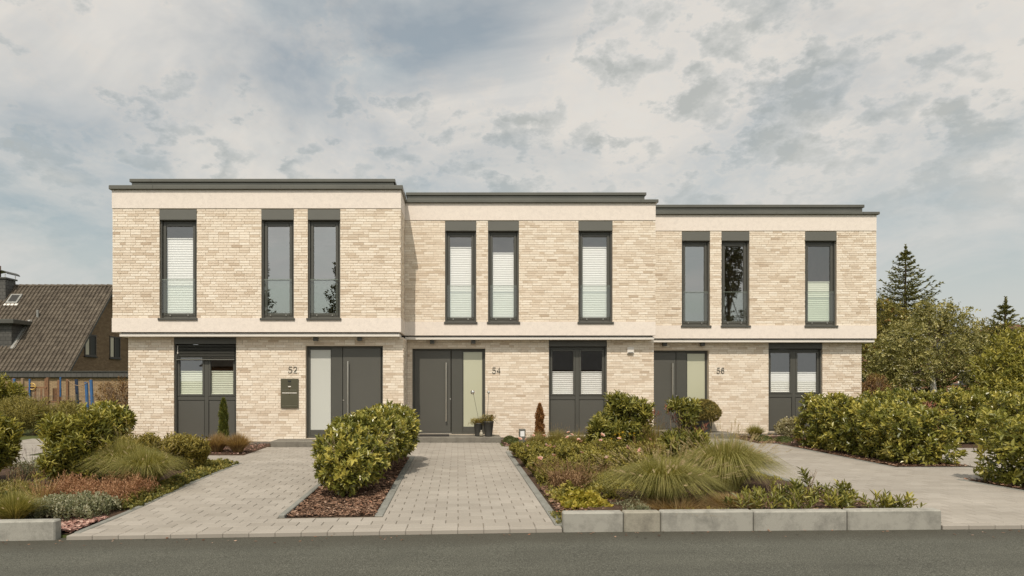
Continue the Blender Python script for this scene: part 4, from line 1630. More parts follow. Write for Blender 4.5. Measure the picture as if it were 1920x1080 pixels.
M['yellowgreen'] = mat_leaf('lady_mantle_leaf', (0.10, 0.10, 0.014), (0.23, 0.205, 0.028), (0.36, 0.30, 0.06), 0.5, 0.35, gain=1.50)
M['box'] = mat_leaf('boxwood_leaf', (0.045, 0.040, 0.010), (0.115, 0.095, 0.024), (0.21, 0.165, 0.050), 0.5, 0.25, gain=1.80)
M['pad'] = mat_leaf('clipped_box_pad', (0.024, 0.036, 0.009), (0.060, 0.072, 0.018), (0.11, 0.115, 0.035), 0.6, 0.2, gain=1.50)
M['variegated'] = mat_leaf('variegated_leaf', (0.14, 0.13, 0.055), (0.32, 0.29, 0.16), (0.52, 0.48, 0.33), 0.5, 0.3, gain=1.15)
M['birchleaf'] = mat_leaf('birch_leaf', (0.10, 0.105, 0.030), (0.255, 0.245, 0.072), (0.50, 0.455, 0.19), 0.4, 0.32, 0.6)
M['rowan'] = mat_leaf('rowan_leaf', (0.085, 0.088, 0.022), (0.205, 0.185, 0.042), (0.34, 0.285, 0.07), 0.55, 0.25)
M['spruce'] = mat_leaf('spruce_needles', (0.075, 0.085, 0.026), (0.195, 0.195, 0.062), (0.350, 0.325, 0.115), 0.65, 0.18)
M['redtwig'] = mat_leaf('red_brown_bush', (0.075, 0.040, 0.016), (0.15, 0.085, 0.035), (0.24, 0.16, 0.06), 0.7, 0.25, gain=1.50)
M['farleaf'] = mat_leaf('dark_street_tree_leaf', (0.030, 0.036, 0.012), (0.065, 0.070, 0.022), (0.12, 0.115, 0.04), 0.6, 0.2, gain=1.00)
M['petal'] = mat_leaf('rose_petal', (0.62, 0.34, 0.26), (0.75, 0.50, 0.42), (0.82, 0.66, 0.58), 0.7, 0.3)
M['petal_y'] = mat_leaf('yellow_petal', (0.45, 0.28, 0.02), (0.58, 0.40, 0.03), (0.65, 0.5, 0.06), 0.7, 0.3)
M['purple'] = mat_leaf('purple_spike', (0.085, 0.045, 0.065), (0.17, 0.10, 0.13), (0.25, 0.16, 0.18), 0.8, 0.2)
M['redspike'] = mat_leaf('red_brown_spike', (0.13, 0.045, 0.030), (0.25, 0.10, 0.065), (0.34, 0.17, 0.11), 0.8, 0.2)

# ------------------------------------------------------------------ middle: the big laurel between the drives
bl = []
for (x_, y_, zc, rx, ry, rz_) in ((-1.55, 8.75, 0.36, 0.40, 0.38, 0.34), (-1.62, 9.25, 0.55, 0.46, 0.42, 0.36), (-1.42, 9.15, 0.42, 0.44, 0.40, 0.36),
                                  (-1.50, 9.9, 0.60, 0.55, 0.50, 0.42), (-1.62, 9.7, 0.80, 0.34, 0.34, 0.22), (-1.35, 10.6, 0.62, 0.55, 0.50, 0.46),
                                  (-1.42, 10.9, 0.84, 0.38, 0.40, 0.25), (-1.22, 11.3, 0.62, 0.55, 0.50, 0.46), (-1.27, 11.9, 0.66, 0.48, 0.50, 0.46),
                                  (-1.22, 12.3, 0.60, 0.46, 0.42, 0.46), (-1.25, 11.7, 0.92, 0.34, 0.34, 0.22), (-1.02, 12.1, 0.80, 0.27, 0.34, 0.24)):
    bl.append((x_, y_, zc, rx, ry, rz_))
lau = shrub('laurel_bush', 'large glossy cherry laurel bush in the mulch bed between the two front drives', 'bush', (-1.4, 9.6), bl, M['laurel'],
            n=2200, k=7, slen=0.10, L=0.084, W=0.037, n_stem=0, inner=0.22)
s = Acc()
for (bx, by) in ((-1.5, 9.0), (-1.42, 9.6), (-1.38, 10.4), (-1.25, 11.2), (-1.2, 12.0)):
    stems(s, (bx, by, -0.02), 16, 0.86, 0.52, 0.008, 0.4, 2, 0.12)
s.build('branches', M['twig'], lau, kind='stuff')

# ------------------------------------------------------------------ left bed
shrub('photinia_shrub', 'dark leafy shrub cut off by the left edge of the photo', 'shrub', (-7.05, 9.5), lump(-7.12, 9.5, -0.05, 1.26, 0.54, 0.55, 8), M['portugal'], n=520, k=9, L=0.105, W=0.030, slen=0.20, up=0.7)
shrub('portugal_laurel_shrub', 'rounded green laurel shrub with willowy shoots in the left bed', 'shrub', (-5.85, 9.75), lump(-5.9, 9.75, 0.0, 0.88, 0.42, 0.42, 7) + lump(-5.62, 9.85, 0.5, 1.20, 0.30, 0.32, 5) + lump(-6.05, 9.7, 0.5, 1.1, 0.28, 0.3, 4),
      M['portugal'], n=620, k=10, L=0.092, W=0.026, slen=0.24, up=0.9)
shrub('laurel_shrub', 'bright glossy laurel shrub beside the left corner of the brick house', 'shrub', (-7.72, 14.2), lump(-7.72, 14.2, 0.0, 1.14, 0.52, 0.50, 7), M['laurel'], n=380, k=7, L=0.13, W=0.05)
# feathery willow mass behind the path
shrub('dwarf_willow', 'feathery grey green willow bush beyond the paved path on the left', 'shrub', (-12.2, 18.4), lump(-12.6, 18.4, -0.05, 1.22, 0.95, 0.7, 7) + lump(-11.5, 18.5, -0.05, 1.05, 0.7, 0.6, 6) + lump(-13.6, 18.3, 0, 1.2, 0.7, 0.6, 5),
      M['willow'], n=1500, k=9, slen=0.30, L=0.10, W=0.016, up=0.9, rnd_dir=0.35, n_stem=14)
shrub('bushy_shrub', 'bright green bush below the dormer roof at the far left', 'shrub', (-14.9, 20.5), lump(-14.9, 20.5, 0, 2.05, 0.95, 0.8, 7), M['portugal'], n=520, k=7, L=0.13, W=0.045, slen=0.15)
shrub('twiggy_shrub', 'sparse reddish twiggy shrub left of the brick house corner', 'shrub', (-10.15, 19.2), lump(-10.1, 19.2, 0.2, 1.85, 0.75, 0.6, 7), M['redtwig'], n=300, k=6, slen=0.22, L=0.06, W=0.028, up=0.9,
      n_stem=46, stem_r=0.008, inner=0.2)
# spirea row
shrub('spirea', 'yellow green spirea with upright shoots, nearest the drive corner', 'shrub', (-4.65, 10.9), lump(-4.65, 10.95, 0, 0.72, 0.40, 0.36, 7), M['spirea'], n=520, k=12, slen=0.22, L=0.055, W=0.020, up=1.6, rnd_dir=0.3, inner=0.4)
shrub('spirea', 'yellow green spirea in front of the brick corner, behind the tall grass', 'shrub', (-5.7, 11.5), lump(-5.65, 11.5, 0, 0.66, 0.52, 0.40, 7), M['spirea'], n=520, k=12, slen=0.22, L=0.055, W=0.020, up=1.6, rnd_dir=0.3, inner=0.4)
shrub('spirea', 'spirea against the corner shrubs at the far end of the left bed', 'shrub', (-6.7, 11.4), lump(-6.65, 11.4, 0, 0.55, 0.45, 0.40, 6), M['spirea'], n=380, k=12, slen=0.2, L=0.055, W=0.020, up=1.6, rnd_dir=0.3, inner=0.4)
# arching grasses
grass_clump('fountain_grass', 'arching green fountain grass spilling towards the left drive', (-4.55, 9.35), 3400, 0.78, 0.78, M['penni'], 0.0042, 0.12, 40, M['plume'], plen=0.09, pr=0.008, bend=2.8)
grass_clump('fountain_grass', 'tall fountain grass between the round shrub and the spirea', (-5.15, 9.85), 3400, 0.84, 0.80, M['penni'], 0.0042, 0.12, 44, M['plume'], plen=0.09, pr=0.008, bend=2.6)
grass_clump('fountain_grass', 'low fountain grass at the left edge behind the kerb', (-5.02, 7.25), 1600, 0.48, 0.42, M['penni'], 0.0038, 0.07, 12, M['plume'], plen=0.07, pr=0.008)
# rusty sedum drift
t = plant('sedum_drift', 'rusty red brown drift of dried flower stems beside the drive', 'perennial', (-4.6, 8.6))
a = Acc()
n = 900
px_ = rng.uniform(-5.5, -4.2, n)
py_ = 8.45 + rng.uniform(-0.42, 0.55, n) + (px_ + 4.2) * -0.12
hh = 0.14 + 0.14 * (0.5 + 0.5 * np.sin(px_ * 7.3 + 1.0) * np.sin(py_ * 6.1)) + 0.12 * rng.random(n) ** 3
P = np.stack([px_, py_, gz(px_, py_) + hh], 1)
shoots(a, P, np.stack([rng.normal(0, .28, n), rng.normal(0, .28, n), np.ones(n)], 1), 9, 0.17, 0.034, 0.010, 0.7, 0.0, 1.0)
a.build('flower_stems', M['rust'], t, kind='stuff')
t = plant('catmint', 'grey green catmint mound near the left kerb', 'perennial', (-4.55, 7.75))
a = Acc()
n = 800
px_ = rng.uniform(-5.15, -4.25, n)
py_ = 7.75 + rng.uniform(-0.38, 0.36, n)
hh = 0.20 * np.clip(1 - ((px_ + 4.7) / 0.55) ** 4, 0.2, 1) * np.clip(1 - ((py_ - 7.75) / 0.5) ** 4, 0.2, 1)
P = np.stack([px_, py_, gz(px_, py_) + hh * rng.uniform(0.55, 1.15, n) + 0.03], 1)
shoots(a, P, np.stack([rng.normal(0, .4, n), rng.normal(0, .4, n), np.ones(n)], 1), 8, 0.11, 0.034, 0.018, 0.8, 0.0, 1.0)
a.build('foliage', M['bluegrey'], t, kind='stuff')


def cover_strip(name, label, cat, pts, n, h, mat, L=0.04, W=0.024, k=6, slen=0.06, tlo=0, thi=1, kind=None):
    """low spreading plants over the listed rectangles"""
    x0 = pts[0]
    t = plant(name, label, cat, ((x0[0] + x0[1]) / 2, (x0[2] + x0[3]) / 2))
    if kind:
        t['kind'] = kind
    a_ = Acc()
    for (xa, xb, ya, yb) in pts:
        m = max(10, int(n * (xb - xa) * (yb - ya)))
        qx, qy = rng.uniform(xa, xb, m), rng.uniform(ya, yb, m)
        e = np.minimum.reduce([qx - xa, xb - qx, qy - ya, yb - qy]) / max(0.02, min(xb - xa, yb - ya) * 0.35)
        wob = 0.7 + 0.3 * np.sin(qx * 11 + qy * 5) * np.sin(qy * 9 - qx * 3)
        P_ = np.stack([qx, qy, gz(qx, qy) + 0.02 + h * np.clip(e, 0.15, 1) * wob * rng.uniform(0.5, 1.1, m)], 1)
        shoots(a_, P_, np.stack([rng.normal(0, .55, m), rng.normal(0, .55, m), np.ones(m)], 1), k, slen, L, W, 0.95, tlo, thi)
    a_.build('foliage', mat, t, kind='stuff')
    return t


cover_strip('ground_cover', 'dark green creeping plants along the kerbing of the left drive', 'ground cover', [(-4.55, -4.08, 8.0, 9.4), (-4.5, -4.10, 9.4, 11.95), (-4.9, -4.3, 11.2, 12.0)], 650, 0.10, M['cover'])
cover_strip('ground_cover', 'olive creeping plants among the stalks at the left of the bed', 'ground cover', [(-7.2, -5.0, 7.6, 9.4), (-6.9, -5.2, 9.9, 11.2)], 230, 0.14, M['cover'])
# stalks with orange tips
t = plant('torch_lily', 'fan of thin yellow stalks with orange buds in the left bed', 'perennial', (-5.3, 8.15))
a = Acc()
tp, dr = grass_blades(a, (-5.3, 8.15, float(gz(-5.3, 8.15))), 70, 0.56, 0.40, 0.0052, 0.05, 0.4, 1.0, bend=0.3, up=0.85)
a.build('stalks', M['drygrass'], t, kind='stuff')
a = Acc()
plumes(a, tp[:26] - np.array([0, 0, 0.02]), dr[:26], 0.06, 0.011, 0.2, 0.9, 20)
a.build('buds', M['rust'], t, kind='stuff')


def spikes(name, label, cx, cy, n, h, rad, mat, leafmat, group=None, z0=0.03):
    t = plant(name, label, 'perennial', (cx, cy), group)
    a_ = Acc()
    c = (cx, cy, float(gz(cx, cy)) + z0)
    tp_, dr_ = grass_blades(a_, c, n, h, rad, 0.003, rad * 0.7, 0.2, 0.8, bend=0.2, up=0.8)
    m = n * 5
    an = rng.uniform(0, 6.28, m)
    rr = rad * np.sqrt(rng.random(m))
    P_ = np.stack([cx + rr * np.cos(an), cy + rr * np.sin(an), c[2] + h * 0.45 * rng.random(m)], 1)
    shoots(a_, P_, np.stack([rng.normal(0, .3, m), rng.normal(0, .3, m), np.ones(m)], 1), 4, 0.06, 0.045, 0.014)
    a_.build('foliage', leafmat, t, kind='stuff')
    a_ = Acc()
    plumes(a_, tp_ - dr_ * 0.03, dr_, 0.12, 0.013, 0.0, 1.0, 26)
    a_.build('flower_spikes', mat, t, kind='stuff')
    return t


spikes('lavender', 'purple flower spikes in front of the pale path on the left', -7.0, 10.6, 46, 0.46, 0.38, M['purple'], M['bluegrey'])
spikes('dry_perennial', 'brown seed stems between the round shrub and the left edge', -6.25, 8.9, 60, 0.42, 0.38, M['brown'], M['willow'])
# dry grass beside the house wall and the thin conifer
for (x_, y_, lb) in ((-4.72, 13.75, 'dry straw coloured grass tuft at the paving corner, nearest door 52'), (-5.2, 13.85, 'dry straw coloured grass tuft in front of the ground floor window of house 52')):
    grass_clump('dry_grass', lb, (x_, y_), 1500, 0.50, 0.44, M['drygrass'], 0.0045, 0.10, 0, bend=0.8, group='dry grass tufts by house 52')


def column_conifer(name, label, cx, cy, top, r, mat, n=1500):
    t = plant(name, label, 'conifer', (cx, cy))
    a_ = Acc()
    zz_ = rng.random(n) ** 0.85
    an = rng.uniform(0, 6.28, n)
    prof = np.clip(np.minimum(1.0, (1 - zz_) * 2.6 + 0.12), 0, 1) * np.clip(zz_ * 6 + 0.55, 0, 1) * (0.80 + 0.34 * np.sin(zz_ * 15 + an * 2) * np.sin(an * 2 + zz_ * 9))
    rr = r * prof * (1 - 0.35 * rng.random(n) ** 2)
    P_ = np.stack([cx + rr * np.cos(an), cy + rr * np.sin(an), 0.06 + zz_ * (top - 0.06)], 1)
    d_ = np.stack([np.cos(an) * 0.4, np.sin(an) * 0.4, np.ones(n)], 1)
    shoots(a_, P_, d_, 4, 0.05, 0.045, 0.014, 0.6)
    a_.build('foliage', mat, t, kind='stuff')
    Acc().tube([(cx, cy, -0.02), (cx, cy, top * 0.9)], [0.018, 0.006], 6).build('trunk', M['bark'], t)
    return t


column_conifer('column_conifer', 'slim green column conifer before the ground floor window of house 52', X(419, 14.9), 14.9, 1.14, 0.135, M['conifer'])
column_conifer('column_conifer', 'slim dead brown conifer left of the ground floor window of house 54', X(1012, 16.2), 16.2, 0.96, 0.145, M['deadconifer'])

# ------------------------------------------------------------------ island bed
shrub('photinia_shrub', 'tall leafy photinia in the rose bed, before the pillar between window and door', 'shrub', (3.45, 13.2), lump(3.45, 13.2, 0.0, 0.95, 0.66, 0.5, 7) + lump(3.62, 13.15, 0.55, 1.30, 0.40, 0.36, 6) + lump(3.28, 13.2, 0.6, 1.38, 0.28, 0.3, 5),
      M['photinia'], n=640, k=8, slen=0.16, L=0.115, W=0.032, up=0.5, inner=0.3)
shrub('photinia_shrub', 'smaller photinia in the rose bed, before the left edge of the dark panels', 'shrub', (2.93, 13.0), lump(2.93, 13.0, 0.0, 0.84, 0.30, 0.32, 5), M['photinia'], n=190, k=8, slen=0.15, L=0.11, W=0.032, up=0.5, inner=0.3)
shrub('photinia_shrub', 'sparse photinia with bare pale stems in front of door 56', 'shrub', (4.40, 12.4), lump(4.38, 12.4, 0.0, 0.70, 0.48, 0.42, 6) + lump(4.46, 12.4, 0.6, 1.20, 0.20, 0.24, 4) + lump(4.20, 12.4, 0.95, 1.22, 0.16, 0.2, 3),
      M['photinia'], n=330, k=7, slen=0.16, L=0.115, W=0.032, up=0.5, inner=0.15, n_stem=20)
# red young leaves on the photinias
for (x_, y_, z_, lb, nn_) in ((4.10, 12.35, 0.92, 'orange red young photinia leaves before the handle of door 56', 9), (4.72, 12.3, 0.58, 'orange red young photinia leaves beside the ball tree pot', 8)):
    t = plant('young_photinia_shoot', lb, 'shoot', (x_, y_))
    a = Acc()
    P = np.array([[x_, y_, z_]]) + rng.normal(0, 0.10, (nn_, 3))
    shoots(a, P, rng.normal(0, .4, (nn_, 3)) + np.array([0, 0, 1.0]), 4, 0.08, 0.09, 0.022, 0.6)
    a.build('leaves', M['redspike'], t, kind='stuff')
    Acc().tube([(x_, y_, 0.0), (x_ + 0.03, y_, z_ * 0.5), (x_, y_, z_)], [0.010, 0.007, 0.004], 6).build('stem', M['twig'], t)
for i, (x_, y_, h_, lb) in enumerate(((1.72, 13.7, 0.54, 'feathery grass tuft nearest the bollard lamp'), (2.15, 13.75, 0.60, 'feathery grass tuft before the dead conifer and window 54'),
                                      (2.55, 13.6, 0.56, 'feathery grass tuft touching the smaller photinia'))):
    grass_clump('feather_grass', lb, (x_, y_), 1500, h_, 0.38, M['willow'], 0.0042, 0.12, 40, M['drygrass'], plen=0.09, pr=0.008, bend=0.5, group='feathery grasses below window 54')
grass_clump('dry_perennial', 'tall brown grassy stems between the two larger photinias', (3.95, 12.8), 420, 0.86, 0.22, M['spirea'], 0.006, 0.16, 70, M['brown'], plen=0.10, pr=0.010, bend=0.3)


def flower_mesh(name, mat, r):
    a_ = Acc()
    m = 11
    an = np.arange(m) * 2.4
    d_ = np.stack([np.cos(an), np.sin(an), 0.25 + 0.10 * np.arange(m)], 1)
    leafset(a_, np.zeros((m, 3)), d_, np.tile([[0, 0, 1.0]], (m, 1)), np.linspace(r, r * 0.6, m), np.linspace(r * 0.9, r * 0.5, m), rng.random(m), droop=-0.15)
    o = a_.build(name, mat)
    me = o.data
    bpy.data.objects.remove(o)
    return me


FL_PINK = flower_mesh('flower', M['petal'], 0.052)
FL_YEL = flower_mesh('flower', M['petal_y'], 0.032)
roses = [((1.35, 12.9), 0.32, 0.34, 0.30, 'rose bush nearest the bollard lamp', [(1.22, 12.6, .36), (1.5, 12.7, .42)]),
         ((1.95, 12.7), 0.42, 0.42, 0.34, 'rose bush in front of the feathery grass', [(1.66, 12.3, .44), (2.15, 12.4, .5), (2.2, 12.36, .46), (2.12, 12.3, .41)]),
         ((1.40, 11.6), 0.34, 0.36, 0.36, 'rose bush at the drive kerbing with a flower cluster', [(1.22, 11.2, .36), (1.62, 11.2, .36), (1.70, 11.22, .34), (1.55, 11.25, .37), (1.28, 11.9, .42)]),
         ((2.15, 11.5), 0.40, 0.42, 0.40, 'rose bush in the middle of the rose bed', [(2.1, 11.1, .48), (2.14, 11.05, .45), (2.5, 11.2, .46)]),
         ((2.75, 12.0), 0.42, 0.44, 0.42, 'rose bush before the smaller photinia', [(2.62, 11.6, .52), (2.95, 11.7, .44)]),
         ((2.85, 10.9), 0.40, 0.42, 0.38, 'rose bush behind the front fountain grass', [(2.75, 10.4, .42), (2.78, 10.45, .39), (3.0, 10.5, .36)]),
         ((1.42, 10.3), 0.30, 0.34, 0.34, 'rose bush above the brown seed stems', [(1.28, 9.95, .30), (1.5, 10.0, .33)]),
         ((2.05, 10.2), 0.40, 0.40, 0.38, 'rose bush behind the yellow green leaf clump', [(1.9, 9.8, .40), (2.3, 9.85, .32)]),
         ((3.35, 11.4), 0.38, 0.40, 0.44, 'rose bush between the red spikes and the photinia', [(3.3, 11.0, .5)])]
for (bx, by), rx, ry, h_, lb, fl in roses:
    r = shrub('rose_bush', 'low pink ' + lb, 'rose', (bx, by), lump(bx, by, 0.0, h_ * 1.18, rx, ry, 7), M['rose'], n=440, k=7, slen=0.10, L=0.042, W=0.023, up=0.7, rnd_dir=0.5, inner=0.25, n_stem=8,
              group='rose bushes in the island bed')
    for (fx, fy, fz) in fl:
        o = place('flower', FL_PINK, (fx, fy, fz + 0.04), r)
        o.rotation_euler = (random.uniform(0.2, 1.0), random.uniform(-.5, .5), random.uniform(0, 6))
        o.scale = [random.uniform(0.8, 1.25)] * 3
t = plant('yellow_daisy', 'small yellow flowers in front of the tall photinia', 'flower', (3.05, 11.9))
for i in range(11):
    z_ = random.uniform(0.42, 0.60)
    x_, y_ = 3.05 + random.uniform(-.22, .28), 11.85 + random.uniform(-.15, .15)
    o = place('flower', FL_YEL, (x_, y_, z_), t)
    o.rotation_euler = (random.uniform(0, .8), random.uniform(-.4, .4), random.uniform(0, 6))
    Acc().tube([(x_, y_ + 0.05, 0.05), (x_, y_, z_)], [0.004, 0.003], 4, cap=False).build('stem', M['spirea'], t)
spikes('astilbe', 'reddish brown flower spikes in front of the tall photinia', 3.22, 11.0, 34, 0.58, 0.24, M['redspike'], M['rose'])
spikes('dry_perennial', 'brown seed stems at the near left of the rose bed', 1.62, 9.05, 130, 0.46, 0.34, M['brown'], M['brown'])
spikes('dry_perennial', 'brown seed stems beside the drive kerbing, behind the others', 1.42, 9.75, 70, 0.40, 0.24, M['brown'], M['rose'])
spikes('dry_perennial', 'brown seed stems touching the front fountain grass', 2.02, 9.1, 70, 0.42, 0.26, M['brown'], M['rose'])
cover_strip('lady_mantle', 'yellow green leaf clump behind the left end of the kerb', 'perennial', [(1.28, 1.82, 7.55, 8.1)], 900, 0.20, M['yellowgreen'], L=0.055, W=0.050, k=5, slen=0.05)
cover_strip('creeping_thyme', 'mat of creeping green between drive edge and kerb end', 'ground cover', [(1.07, 1.38, 6.9, 7.5)], 1500, 0.035, M['cover'], L=0.016, W=0.010, k=6, slen=0.025)
cover_strip('ground_cover', 'mixed green leaves filling the rose bed between the bushes', 'ground cover', [(1.25, 3.4, 9.3, 13.4), (3.4, 5.0, 9.6, 13.6)], 130, 0.16, M['rose'], L=0.045, W=0.024)
grass_clump('pennisetum', 'big fountain grass with pale bottle brush plumes behind the kerb', (2.52, 7.90), 5200, 0.72, 0.98, M['penni'], 0.0040, 0.16, 130, M['plume'], plen=0.125, pr=0.013, z=0.05, bend=3.4)
grass_clump('pennisetum', 'fountain grass with pale plumes leaning over the right drive', (3.66, 8.75), 5200, 0.88, 0.95, M['penni'], 0.0040, 0.16, 120, M['plume'], plen=0.125, pr=0.013, z=0.05, bend=3.4)
grass_clump('pennisetum', 'fountain grass behind the plumed pair, beside the sparse photinia', (4.25, 9.7), 2600, 0.74, 0.62, M['penni'], 0.0040, 0.11, 30, M['plume'], plen=0.10, pr=0.012, z=0.05)
grass_clump('dry_grass', 'dry straw grass at the foot of the right fountain grass', (3.2, 7.5), 1100, 0.22, 0.45, M['drygrass'], 0.0040, 0.18, 0, z=0.04)
cover_strip('catmint', 'grey green creeping plant at the foot of the plumed grass behind the kerb', 'ground cover', [(1.80, 2.3, 6.95, 7.9)], 900, 0.14, M['bluegrey'], L=0.028, W=0.014, k=7, slen=0.07)
cover_strip('cranesbill', 'low green leafy plants between the brown stems and the plumed grass', 'perennial', [(1.65, 2.1, 8.0, 9.0), (1.9, 3.0, 8.6, 9.6), (1.2, 1.75, 8.1, 8.7)], 420, 0.20, M['rose'], L=0.05, W=0.034)
cover_strip('ground_cover', 'sparse olive leaves on the mulch in front of the plumed grasses', 'ground cover', [(2.2, 3.3, 6.92, 7.35), (2.9, 3.5, 8.1, 8.6), (1.2, 1.5, 8.2, 9.4)], 260, 0.09, M['cover'], L=0.045, W=0.020)
grass_clump('dry_grass', 'straw coloured grass wisps under the front plumed grass', (2.55, 7.35), 900, 0.20, 0.62, M['drygrass'], 0.0036, 0.30, 0, z=0.04)
# young laurels behind the kerb
yl = [(3.25, 7.25), (3.55, 7.35), (3.85, 7.2), (3.6, 7.7), (4.0, 7.6), (4.3, 7.3), (4.2, 7.85), (4.55, 7.6), (4.75, 7.25), (3.95, 8.05), (4.45, 8.15), (4.75, 7.95), (5.0, 7.2)]
for i, (x_, y_) in enumerate(yl):
    h_ = 0.24 + 0.08 * random.random() + (0.14 if i == 10 else 0)
    t = plant('young_laurel', 'low young laurel among its fellows behind the kerb', 'laurel', (x_, y_), 'young laurels behind the kerb')
    if i == 10:
        t['label'] = 'young laurel with the tallest upright shoot beside the right drive'
    if i == 12:
        t['label'] = 'young laurel standing alone at the right end of the bed'
    a = Acc()
    m = 13
    an = rng.uniform(0, 6.28, m)
    rr = 0.20 * np.sqrt(rng.random(m))
    P = np.stack([x_ + rr * np.cos(an), y_ + rr * np.sin(an), float(gz(x_, y_)) + 0.06 + h_ * (1 - rr / 0.30) * rng.uniform(0.6, 1, m)], 1)
    shoots(a, P, np.stack([np.cos(an) * .5, np.sin(an) * .5, np.ones(m)], 1), 9, 0.15, 0.088, 0.024, 0.75, 0.0, 0.75)
    a.build('foliage', M['photinia'], t, kind='stuff')
    s = Acc()
    stems(s, (x_, y_, 0.02), 4, h_, 0.12, 0.004)
    s.build('branches', M['twig'], t, kind='stuff')


def pad(x_, y_, r, h_, label, group):
    t = plant('box_cushion', label, 'cushion plant', (x_, y_), group)
    a_ = Acc()
    P_, N_ = blob_surface([(x_, y_, 0.02, r, r * 0.8, h_)], 500, inset=0.1)
    shoots(a_, P_, N_ + rng.normal(0, .3, N_.shape), 4, 0.02, 0.022, 0.012, 0.9)
    a_.build('foliage', M['pad'], t, kind='stuff')
    Acc().lathe(x_, y_, [(r * 0.84, 0.0), (r * 0.80, h_ * 0.5), (r * 0.5, h_ * 0.82), (0.001, h_ * 0.9)], 14).build('core', M['pad'], t)


pad(1.42, 15.45, 0.20, 0.15, 'dark green cushion plant beside the step, nearer the bollard lamp', 'clipped cushion plants')
pad(1.30, 15.95, 0.18, 0.16, 'dark green cushion plant beside the step, nearer the wall', 'clipped cushion plants')
pad(7.85, 16.45, 0.24, 0.13, 'dark green cushion plant before the grass tuft at house 56', 'clipped cushion plants')
pad(8.22, 16.15, 0.24, 0.13, 'dark green cushion plant nearest the right drive', 'clipped cushion plants')

# ------------------------------------------------------------------ right side
grass_clump('grass_tuft', 'green grass tuft against the wall between step and window of house 56', (7.95, 17.1), 1200, 0.46, 0.42, M['penni'], 0.0045, 0.08, 0)
shrub('variegated_shrub', 'pale variegated shrub in front of the ground floor window of house 56', 'shrub', (8.72, 16.85), lump(8.72, 16.85, 0.02, 0.66, 0.36, 0.34, 7), M['variegated'], n=330, k=6, slen=0.10, L=0.05, W=0.026, n_stem=12)
grass_clump('dry_grass', 'little straw coloured tuft on the reddish chips of house 56', (8.62, 16.1), 420, 0.15, 0.18, M['rust'], 0.004, 0.06, 0)


def hedge_blobs(x0, x1, y0, y1, h0, h1, step=0.45, jitter=0.07):
    res = []
    ny = max(1, int((y1 - y0) / step))
    nx = max(1, int((x1 - x0) / step))
    for i in range(ny + 1):
        for j in range(nx + 1):
            fy, fx = i / ny, j / nx
            hh_ = h0 + (h1 - h0) * fy
            for f in (0.33, 0.72):
                r_ = step * 0.62
                res.append((x0 + r_ * 0.8 + (x1 - x0 - 1.6 * r_) * fx + random.uniform(-jitter, jitter), y0 + r_ * 0.8 + (y1 - y0 - 1.6 * r_) * fy + random.uniform(-jitter, jitter),
                            hh_ * f + random.uniform(-jitter, jitter), r_ * random.uniform(0.9, 1.15), r_ * random.uniform(0.9, 1.15), hh_ * 0.31 * random.uniform(0.9, 1.12)))
    return res


def hedge(label, x0, x1, y0, y1, h0, h1, n, mat='laurel', L=0.094, W=0.041):
    t = plant('laurel_hedge', label, 'hedge', ((x0 + x1) / 2, (y0 + y1) / 2))
    bl_ = hedge_blobs(x0, x1, y0, y1, h0, h1)
    a_ = Acc()
    P_, N_ = blob_surface(bl_, n, inset=0.22)
    shoots(a_, P_, unit(N_ + np.array([0, 0, 0.35]) + rng.normal(0, .45, N_.shape)), 7, 0.13, L, W, 0.8, 0.0, 0.9)
    a_.build('foliage', M[mat], t, kind='stuff')
    s_ = Acc()
    for i in range(int(max(x1 - x0, y1 - y0) * 2.2)):
        stems(s_, (random.uniform(x0 + .25, x1 - .25), random.uniform(y0 + .25, y1 - .25), -0.02), 4, h0 * 0.85, 0.28, 0.010)
    s_.build('branches', M['bark'], t, kind='stuff')
    return t


hedge('long cherry laurel hedge along the right drive, ending at house 56', 8.0, 9.15, 11.62, 15.2, 0.99, 1.20, 3100)
hedge('cherry laurel hedge behind the paved parking space at the right', 9.9, 16.5, 15.1, 16.1, 1.24, 1.30, 2900)
hedge('laurel cut off by the right edge of the photo', 7.95, 10.4, 8.35, 9.95, 0.92, 1.02, 2300)
# brown patch in the rear hedge
t = plant('withered_laurel', 'withered brown laurel branches in front of the rear hedge', 'shrub', (11.2, 15.05))
a = Acc()
P, N = blob_surface([(11.15, 15.1, 0.62, 0.35, 0.22, 0.42)], 60)
shoots(a, P, N + rng.normal(0, .5, N.shape), 5, 0.12, 0.09, 0.03, tlo=0.1, thi=0.9)
a.build('foliage', M['redspike'], t, kind='stuff')
s = Acc()
stems(s, (11.15, 15.1, 0), 10, 0.9, 0.3, 0.008)
s.build('branches', M['bark'], t, kind='stuff')

# ------------------------------------------------------------------ pots, ornaments, lamp
M['pot'] = mat_plain('dark_grey_pot', (0.055, 0.054, 0.048, 1), 0.6, var=0.15, scale=6)
M['mat'] = mat_plain('doormat', (0.025, 0.022, 0.02, 1), 0.95, var=0.3, scale=40, bstr=0.6)
STEP2 = 0.133


def pot(x_, y_, z_, h_, r0, r1, label, group):
    t = thing('plant_pot', (x_, y_, z_), label, 'pot', group)
    Acc().lathe(x_, y_, [(0.001, z_), (r0, z_), (r0 * 1.05, z_ + 0.02), (r1, z_ + h_), (r1 * 1.04, z_ + h_ + 0.004), (r1 * 1.04, z_ + h_ + 0.03), (r1 * 0.93, z_ + h_ + 0.03), (r1 * 0.9, z_ + h_ - 0.03)], 24).build('vessel', M['pot'], t, smooth=True)
    Acc().lathe(x_, y_, [(r1 * 0.91, z_ + h_ - 0.02), (0.001, z_ + h_ - 0.01)], 20).build('soil', M['soil'], t)
    return t


